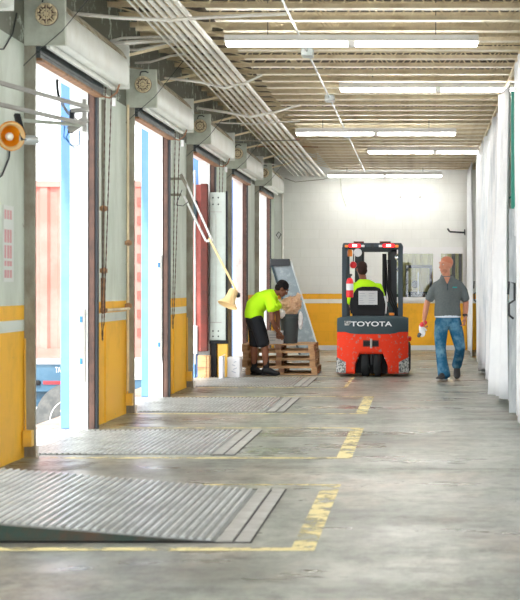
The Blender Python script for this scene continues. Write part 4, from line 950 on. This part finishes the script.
# seat: back seen from behind, headrest shape, label sheet
st = fb(MB().prism([(-.33, .90), (-.35, 1.10), (-.31, 1.27), (-.26, 1.34), (-.18, 1.365), (.02, 1.365), (.09, 1.34), (.15, 1.27), (.19, 1.10), (.17, .90)], 'y', .66, .78), 'seat_back', 'black', bevel=.02, bseg=3)
fb(MB().box(-.26, .08, .655, .662, 1.02, 1.34), 'seat_shell', 'rubber', st, bevel=.01)
fb(MB().box(-.235, .06, .650, .656, 1.085, 1.30), 'label_sheet', 'letter', st)
rn = random.Random(9)
lb = MB()
for k in range(5):
    for j in range(2):
        x0 = -.22+j*.145; lb.box(x0, x0+.05+.06*rn.random(), .6485, .650, 1.11+k*.036, 1.118+k*.036)
fb(lb, 'label_lines', 'print', st)
for s_ in (-1, 1):
    fb(MB().tube([(-.08+s_*.26, .70, .95), (-.08+s_*.275, .68, 1.10), (-.08+s_*.25, .68, 1.22)], .018, 8), 'seat_rim', 'letter' if s_ > 0 else 'rubber', st, smooth=True)
    fb(MB().box(-.08+s_*.27-.03, -.08+s_*.27+.03, .78, 1.15, 1.0, 1.05), 'armrest', 'black', st, bevel=.01)
fb(MB().box(-.33, .17, .70, 1.22, .86, .97), 'seat_cushion', 'black', st, bevel=.03)
fb(MB().tube([(-.08, 1.6, 1.0), (-.08, 1.42, 1.14)], .025, 8).tube([Vector((-.08+.16*math.cos(t), 1.40+.08*math.sin(t), 1.15+.12*math.sin(t))) for t in [2*PI*j/20 for j in range(20)]], .014, 6, closed=True), 'steering_wheel', 'black', smooth=True)
fb(MB().box(.24, .32, .62, .72, .92, .96), 'orange_cap', 'orange', bevel=.01)

# ---------------------------------------------------------------- people
def headmb(mb, c, face, up=(0, 0, 1), k=1.0):
    """skull, jaw, nose, ears, brow around centre c, facing 'face'"""
    f_ = Vector(face).normalized(); u = Vector(up); u = (u-f_*u.dot(f_)).normalized(); r_ = f_.cross(u)   # r_: subject's right-hand side
    R = Matrix((r_, f_, u)).transposed(); c = Vector(c)
    def q(x, y_, z): return c+(r_*x+f_*y_+u*z)*k
    mb.ball(q(0, -.012, .03), .074*k, .094*k, .088*k, 14, R)
    mb.ball(q(0, .020, -.028), .060*k, .070*k, .078*k, 12, R)
    mb.ball(q(0, .050, -.085), .036*k, .036*k, .030*k, 10, R)          # chin
    mb.limb([q(0, .082, .022), q(0, .098, -.005), q(0, .103, -.028)], [.011*k, .014*k, .017*k], 8)   # nose
    mb.limb([q(-.040, .078, .038), q(0, .086, .040), q(.040, .078, .038)], [.012*k, .012*k, .012*k], 8)   # brow
    mb.limb([q(-.022, .078, -.060), q(0, .088, -.060), q(.022, .078, -.060)], [.009*k, .011*k, .009*k], 8)  # lips
    for s_ in (-1, 1): mb.ball(q(s_*.078, -.008, -.005), .012*k, .020*k, .032*k, 8, R)
    return q, R
def hand(mb, wrist, d, palm_n, thumb, k=1.0, curl=.5):
    """palm, four fingers, thumb; d: towards the fingers, palm_n: out of the palm, thumb: towards the thumb side"""
    w_ = Vector(wrist); d = Vector(d).normalized(); p = Vector(palm_n); p = (p-d*p.dot(d)).normalized(); t_ = Vector(thumb); t_ = (t_-d*t_.dot(d)-p*t_.dot(p)).normalized()
    mb.limb([w_, w_+d*.045*k, w_+d*.085*k], [(.026*k, .018*k), (.038*k, .017*k), (.040*k, .014*k)], 12, up=t_)
    for i, (off, ln) in enumerate(((.030, .072), (.010, .080), (-.010, .074), (-.029, .058))):
        b0 = w_+d*.078*k+t_*off*k; a = curl*(1+.12*i); pts = [b0]
        ang = 0
        for seg in (.42, .33, .25):
            ang += a; dirv = d*math.cos(ang)+p*math.sin(ang); pts.append(pts[-1]+dirv*ln*seg*k)
        mb.limb(pts, [.0098*k, .0095*k, .0088*k, .0078*k], 8)
    b0 = w_+d*.022*k+t_*.026*k
    mb.limb([b0, b0+(d*.6+t_*.7+p*.35).normalized()*.034*k, b0+(d*.6+t_*.7+p*.35).normalized()*.034*k+(d*.9+t_*.15+p*.45).normalized()*.032*k], [.013*k, .0105*k, .009*k], 8)
def face_bits(q, R, parent, k=1.0, brow='stubble', eye=True):
    for s_ in (-1, 1):
        e = MB().ball(q(s_*.031, .074, .014), .011*k, .011*k, .006*k, 8, R).build('eye', 'white', parent, smooth=True)
        MB().ball(q(s_*.031, .0845, .014), .0055*k, .003*k, .0055*k, 6, R).build('iris', 'dark', e, smooth=True)
        MB().limb([q(s_*.016, .092, .040), q(s_*.034, .088, .044), q(s_*.050, .074, .038)], [.0045*k]*3, 6).build('eyebrow', brow, parent, smooth=True)
    MB().limb([q(-.020, .092, -.060), q(0, .099, -.061), q(.020, .092, -.060)], [.004*k]*3, 6).build('mouth', 'skinred' if brow == 'stubble' else 'hairbrown', parent, smooth=True)

# --- man walking towards the camera
MO = Vector((.365, 21.95, 0))
man = thing('person', MO, 'person in grey polo shirt and faded blue jeans walking, holding gloves, looking left', 'person')
def g(*p): return MO+Vector(p)
b_ = MB()
hc = g(0, -.02, 1.675); q, HR = headmb(b_, hc, (-.80, -.60, -.04), k=1.07)
b_.limb([g(.015, .02, 1.42), g(.01, .01, 1.50), g(0, 0, 1.60)], [.068, .058, .058])
b_.limb([g(.03, .02, .95), g(.03, .02, 1.15), g(.035, .02, 1.36)], [(.12, .08), (.12, .08), (.13, .075)], 14, up=(1, 0, 0))
b_.limb([g(-.145, .02, 1.36), g(-.220, .03, 1.24), g(-.275, .03, 1.13), g(-.300, -.03, 1.00), g(-.318, -.09, .885)], [.055, .050, .043, .042, .028])
b_.limb([g(.215, .02, 1.36), g(.270, .04, 1.24), g(.293, .06, 1.13), g(.288, .02, 1.02), g(.278, -.03, .925)], [.055, .050, .045, .042, .029])
b_.limb([g(-.06, 0, .92), g(-.075, -.10, .48), g(-.04, -.20, .09)], [.07, .05, .035])
b_.limb([g(.12, 0, .92), g(.205, -.03, .48), g(.165, .26, .22)], [.07, .05, .035])
hand(b_, g(-.320, -.10, .875), (-.12, -.25, -1), (.9, -.2, .0), (.2, -1, -.1), 1.05, .75)
hand(b_, g(.276, -.04, .915), (-.08, -.15, -1), (-.9, .1, 0), (-.1, -1, .0), 1.05, .45)
body = b_.build('body', 'skin', man, remesh=.0065)
face_bits(q, HR, man, 1.07)
# cropped hair and stubble, slightly proud of the skull
MB().ball(q(0, -.018, .042), .081, .101, .0895, 14, HR).build('cropped_hair', 'skinred', man, smooth=True)
MB().ball(q(0, .034, -.062), .057, .059, .049, 12, HR).build('stubble', 'stubble', man, smooth=True)
# polo shirt
s_ = MB()
s_.rings([[g(cx+rx*math.cos(t), cy+ry*math.sin(t)*(1.0), z) for t in [2*PI*j/28 for j in range(28)]] for cx, cy, rx, ry, z in
          [(.025, .0, .198, .125, .935), (.022, .0, .195, .128, .99), (.020, .0, .186, .128, 1.08), (.025, .0, .185, .125, 1.18), (.03, .0, .206, .128, 1.28), (.033, .01, .220, .120, 1.36), (.035, .02, .208, .10, 1.415), (.032, .02, .160, .088, 1.455), (.025, .015, .110, .076, 1.49), (.018, .01, .078, .068, 1.52)]])
s_.limb([g(-.125, .015, 1.385), g(-.190, .02, 1.30), g(-.238, .025, 1.19)], [.066, .070, .066])
s_.limb([g(.195, .015, 1.385), g(.250, .025, 1.30), g(.282, .035, 1.19)], [.066, .070, .066])
sh = s_.build('polo_shirt', 'polo', man, remesh=.009)
cl = MB(); cl.rings([[g(.015+rx*math.cos(t), .0+ry*math.sin(t), z-.035*max(0, -math.sin(t))**2) for t in [2*PI*j/24 for j in range(24)]] for rx, ry, z in [(.108, .092, 1.485), (.086, .078, 1.540), (.078, .070, 1.535), (.09, .075, 1.485)]], cap=False)
cl.build('collar', 'polo', sh, smooth=True)
MB().add([g(-.03, -.108, 1.50), g(.06, -.108, 1.50), g(.016, -.132, 1.40), g(-.03, -.05, 1.51), g(.06, -.05, 1.51), g(.016, -.10, 1.40)], [(0, 1, 2), (3, 5, 4), (0, 3, 4, 1), (1, 4, 5, 2), (2, 5, 3, 0)]).build('open_neck', 'skin', sh)
MB().rbox(g(.02, -.134, 1.36), (.016, .006, .10), (0, 0, 0)).build('placket', 'slate', sh)
MB().box(*(lambda p: (p.x-.03, p.x+.035, p.y-.004, p.y+.012, p.z-.008, p.z+.008))(g(.125, -.118, 1.355))).build('chest_stitching', 'teal', sh)
MB().rings([[g(.027+rx*math.cos(t), ry*math.sin(t), z) for t in [2*PI*j/28 for j in range(28)]] for rx, ry, z in [(.186, .122, .915), (.190, .124, .915), (.190, .124, .96), (.186, .122, .96)]], cap=False).build('undershirt_hem', 'under', man, smooth=True)
# jeans
jn = MB()
jn.rings([[g(cx+rx*math.cos(t), ry*math.sin(t), z) for t in [2*PI*j/24 for j in range(24)]] for cx, rx, ry, z in [(.03, .135, .09, .78), (.03, .178, .118, .86), (.03, .185, .118, .93)]])
jn.limb([g(-.062, -.01, .84), g(-.078, -.06, .66), g(-.080, -.115, .47), g(-.060, -.16, .27), g(-.030, -.20, .09)], [.105, .098, .078, .080, .092])
jn.limb([g(.122, -.01, .84), g(.165, -.05, .66), g(.205, -.06, .47), g(.190, .10, .33), g(.165, .24, .21)], [.105, .096, .078, .074, .076])
jo = jn.build('jeans', 'jeans', man, remesh=.009)
MB().tube([g(-.03, -.085, .885), g(.03, -.095, .86), g(.035, -.09, .82)], .005, 6).build('fly_seam', 'shoe', jo)
def shoe(a, toe, parent, m='shoe', sole='sole', wd=.048, upv=(0, 0, 1)):
    a, toe = Vector(a), Vector(toe); d = (toe-a).normalized(); L_ = (toe-a).length
    o = MB().limb([a+Vector((0, 0, .035))-d*.02, a+d*L_*.35+Vector((0, 0, .03)), a+d*L_*.75, toe], [(wd*.85, .055), (wd*.95, .050), (wd*1.05, .034), (wd*.8, .024)], 14, up=d.cross(Vector(upv))).build('shoe', m, parent, smooth=True)
    u = Vector(upv); u = (u-d*u.dot(d)).normalized()
    MB().limb([a-d*.03-u*.032, a+d*L_*.5-u*.032, a+d*L_*.85-u*.026, toe+d*.01-u*.018], [(wd*.85, .012), (wd, .012), (wd*1.05, .012), (wd*.8, .010)], 12, up=d.cross(Vector(upv))).build('sole', sole, o, smooth=True)
shoe(g(-.025, -.20, .048), g(-.115, -.375, .046), man)
shoe(g(.168, .28, .20), g(.165, .165, .045), man, upv=(0, -.75, .5), sole='shoe')
wt = MB().lathe([(.034, -.012), (.037, -.012), (.037, .012), (.034, .012)], g(.280, -.022, .945), (.05, .35, 1), 16).build('watch', 'black', man, smooth=True)
MB().lathe([(.018, 0), (.018, .01)], g(.272, -.058, .945), (0, -1, .2), 14).build('watch_face', 'dark', wt)
gl = thing('work_gloves', g(-.34, -.14, .72), 'pair of red-cuffed white knit gloves held in the walking man\'s right hand', 'gloves')
MB().limb([g(-.30, -.13, .845), g(-.345, -.14, .82), g(-.36, -.14, .79)], [(.03, .02), (.036, .024), (.038, .024)], 10).build('cuff', 'glovered', gl, smooth=True)
gm = MB().limb([g(-.355, -.14, .79), g(-.35, -.15, .74), g(-.345, -.15, .70)], [(.040, .022), (.048, .026), (.044, .02)], 12)
for k in range(4): gm.limb([g(-.375+.022*k, -.15, .70), g(-.39+.024*k, -.15, .665), g(-.40+.024*k, -.155, .635+.01*(k % 2))], [.012, .011, .009], 8)
gm.limb([g(-.31, -.15, .76), g(-.285, -.155, .73)], [.012, .010], 8)
gm.build('glove', 'glovewhite', gl, remesh=.005)
MB().limb([g(-.385, -.16, .675), g(-.40, -.16, .645)], [.026, .022], 8).build('grey_fingertips', 'polo', gl, smooth=True)

# --- worker bending over the pallets, seen from his right side
WO = Vector((-2.42, 23.0, 0)); wk = thing('person', WO, 'person in neon yellow shirt and black shorts bending over the pallets', 'person')
def g(*p): return WO+Vector(p)
b_ = MB()
hc = g(.285, .06, 1.33); q, HR = headmb(b_, hc, (.78, .12, -.55), (.55, 0, .8), .98)
b_.limb([g(.13, .08, 1.22), g(.19, .07, 1.27), g(.25, .06, 1.31)], [.06, .055, .055])
b_.limb([g(-.16, .08, .92), g(-.09, .08, 1.07), g(.08, .08, 1.17)], [.075, .075, .075])
b_.limb([g(.12, -.07, 1.14), g(.145, -.12, 1.00), g(.150, -.13, .86), g(.185, -.02, .74), g(.225, .12, .655)], [.045, .045, .038, .036, .025])
b_.limb([g(.12, .20, 1.14), g(.18, .32, 1.00), g(.19, .36, .90), g(.19, .36, .78), g(.20, .34, .68)], [.052, .045, .038, .036, .025])
b_.limb([g(-.12, .00, .82), g(.03, -.06, .50), g(.035, -.04, .36), g(.045, -.02, .10)], [.08, .055, .056, .036])
b_.limb([g(-.15, .16, .82), g(-.155, .14, .50), g(-.155, .14, .36), g(-.155, .16, .10)], [.08, .055, .056, .036])
hand(b_, g(.228, .135, .65), (.5, .75, -.5), (0, .3, -1), (-.5, .6, 0), 1.05, .4)
hand(b_, g(.20, .335, .675), (.1, -.2, -1), (0, -1, -.2), (1, 0, 0), 1.05, .4)
b_.build('body', 'skindark', wk, remesh=.0065)
face_bits(q, HR, wk, .98, 'hairblack')
hm = MB().ball(q(0, -.022, .050), .084, .102, .088, 14, HR).ball(q(0, -.06, .0), .078, .060, .075, 12, HR); hm.build('hair', 'hairblack', wk, remesh=.008)
s_ = MB()
sp_ = [((-.145, .08, .875), .150, .178), ((-.145, .08, .96), .152, .176), ((-.125, .08, 1.06), .155, .175), ((-.03, .08, 1.15), .152, .178), ((.07, .08, 1.205), .124, .185), ((.14, .08, 1.235), .105, .165), ((.19, .075, 1.262), .07, .09)]
rg = []
for i, (c, ra, rb_) in enumerate(sp_):
    c = Vector(c); d = (Vector(sp_[min(i+1, 6)][0])-Vector(sp_[max(i-1, 0)][0])).normalized()
    if i == 0: d = Vector((.12, 0, 1)).normalized()
    n_ = Vector((0, 1, 0)).cross(d).normalized()
    rg.append([WO+c+n_*ra*math.cos(t)+Vector((0, 1, 0))*rb_*math.sin(t) for t in [2*PI*j/26 for j in range(26)]])
s_.rings(rg)
s_.limb([g(.10, -.04, 1.17), g(.125, -.09, 1.12), g(.145, -.125, 1.03)], [.090, .086, .080])
s_.limb([g(.10, .18, 1.17), g(.15, .22, 1.11), g(.19, .27, 1.06)], [.088, .082, .076])
s_.build('shirt', 'hivis', wk, remesh=.009)
s_ = MB()
s_.limb([g(-.155, .07, .90), g(-.150, .07, .86), g(-.13, .07, .80)], [(.125, .16), (.132, .165), (.125, .16)], 18, up=(1, 0, 0))
s_.limb([g(-.10, -.02, .84), g(-.04, -.04, .66), g(.005, -.05, .50)], [.115, .108, .100])
s_.limb([g(-.15, .16, .84), g(-.145, .15, .66), g(-.14, .14, .49)], [.110, .100, .092])
s_.build('shorts', 'shorts', wk, remesh=.009)
for x, y_, dx in ((.045, -.02, .0), (-.155, .16, 0)):
    MB().limb([g(x, y_, .27), g(x, y_, .18), g(x+.005, y_, .08)], [.050, .047, .046], 12).build('sock', 'shorts', wk, smooth=True)
shoe(g(.040, -.03, .048), g(.235, -.07, .042), wk, 'black', 'black', .047)
shoe(g(-.160, .16, .048), g(-.02, .08, .042), wk, 'black', 'black', .047)

# --- driver seated on the forklift
DO = Vector((-.845, 23.35, 0)); dr = thing('person', Vector((-.845, 23.55, .97)), 'person in neon yellow shirt sitting on the forklift with back to the camera', 'person')
def g(*p): return DO+Vector(p)
b_ = MB()
hc = g(-.085, .14, 1.635); q, HR = headmb(b_, hc, (-.35, .93, -.05), (0, 0, 1), .98)
b_.limb([g(-.03, .12, 1.40), g(-.06, .12, 1.48), g(-.08, .12, 1.58)], [.06, .055, .055])
b_.limb([g(.02, .12, 1.05), g(0, .11, 1.2), g(-.01, .11, 1.32)], [.10, .09, .09])
b_.limb([g(-.19, .10, 1.37), g(-.27, .14, 1.15), g(-.25, .30, 1.05), g(-.10, .60, 1.12)], [.05, .045, .042, .028])
b_.limb([g(.19, .10, 1.35), g(.25, .14, 1.15), g(.22, .35, 1.05), g(.16, .62, 1.10)], [.05, .045, .042, .028])
hand(b_, g(-.09, .62, 1.12), (.3, .8, .3), (0, .3, -1), (1, 0, 0), 1, .8); hand(b_, g(.155, .64, 1.10), (-.1, 1, 0), (0, .3, -1), (-1, 0, 0), 1, .8)
b_.build('body', 'skindark', dr, remesh=.0075)
hm = MB().ball(q(0, -.02, .045), .083, .100, .088, 14, HR).ball(q(0, -.045, -.02), .078, .068, .075, 12, HR); hm.build('hair', 'hairbrown', dr, remesh=.008)
face_bits(q, HR, dr, .98, 'hairblack')
s_ = MB()
s_.rings([[g(cx+rx*math.cos(t), .10+ry*math.sin(t), z) for t in [2*PI*j/26 for j in range(26)]] for cx, rx, ry, z in
          [(.0, .22, .135, .99), (.0, .225, .14, 1.10), (-.0, .225, .135, 1.20), (-.01, .225, .125, 1.30), (-.02, .205, .115, 1.38), (-.03, .14, .09, 1.44), (-.045, .075, .07, 1.48)]])
s_.limb([g(-.175, .10, 1.37), g(-.225, .12, 1.26), g(-.265, .14, 1.14)], [.078, .075, .072])
s_.limb([g(.165, .10, 1.36), g(.205, .12, 1.25), g(.235, .15, 1.14)], [.078, .072, .068])
sh = s_.build('shirt', 'hivis', dr, remesh=.009)
for k in range(7): MB().rbox(g(-.13+.035*k, -.022+.002*abs(k-3), 1.315), (.020, .006, .022), (0, 0, 0)).build('back_print', 'teal', sh)
s_ = MB()
s_.limb([g(-.09, .12, 1.05), g(-.10, .40, 1.04), g(-.11, .58, .99), g(-.11, .66, .72), g(-.11, .68, .45)], [.10, .088, .070, .060, .055])
s_.limb([g(.09, .12, 1.05), g(.10, .40, 1.04), g(.11, .58, .99), g(.11, .66, .72), g(.11, .68, .45)], [.10, .088, .070, .060, .055])
s_.build('trousers', 'shorts', dr, remesh=.01)
for x in (-.11, .11): shoe(g(x, .68, .39), g(x, .85, .385), dr, 'black', 'black')
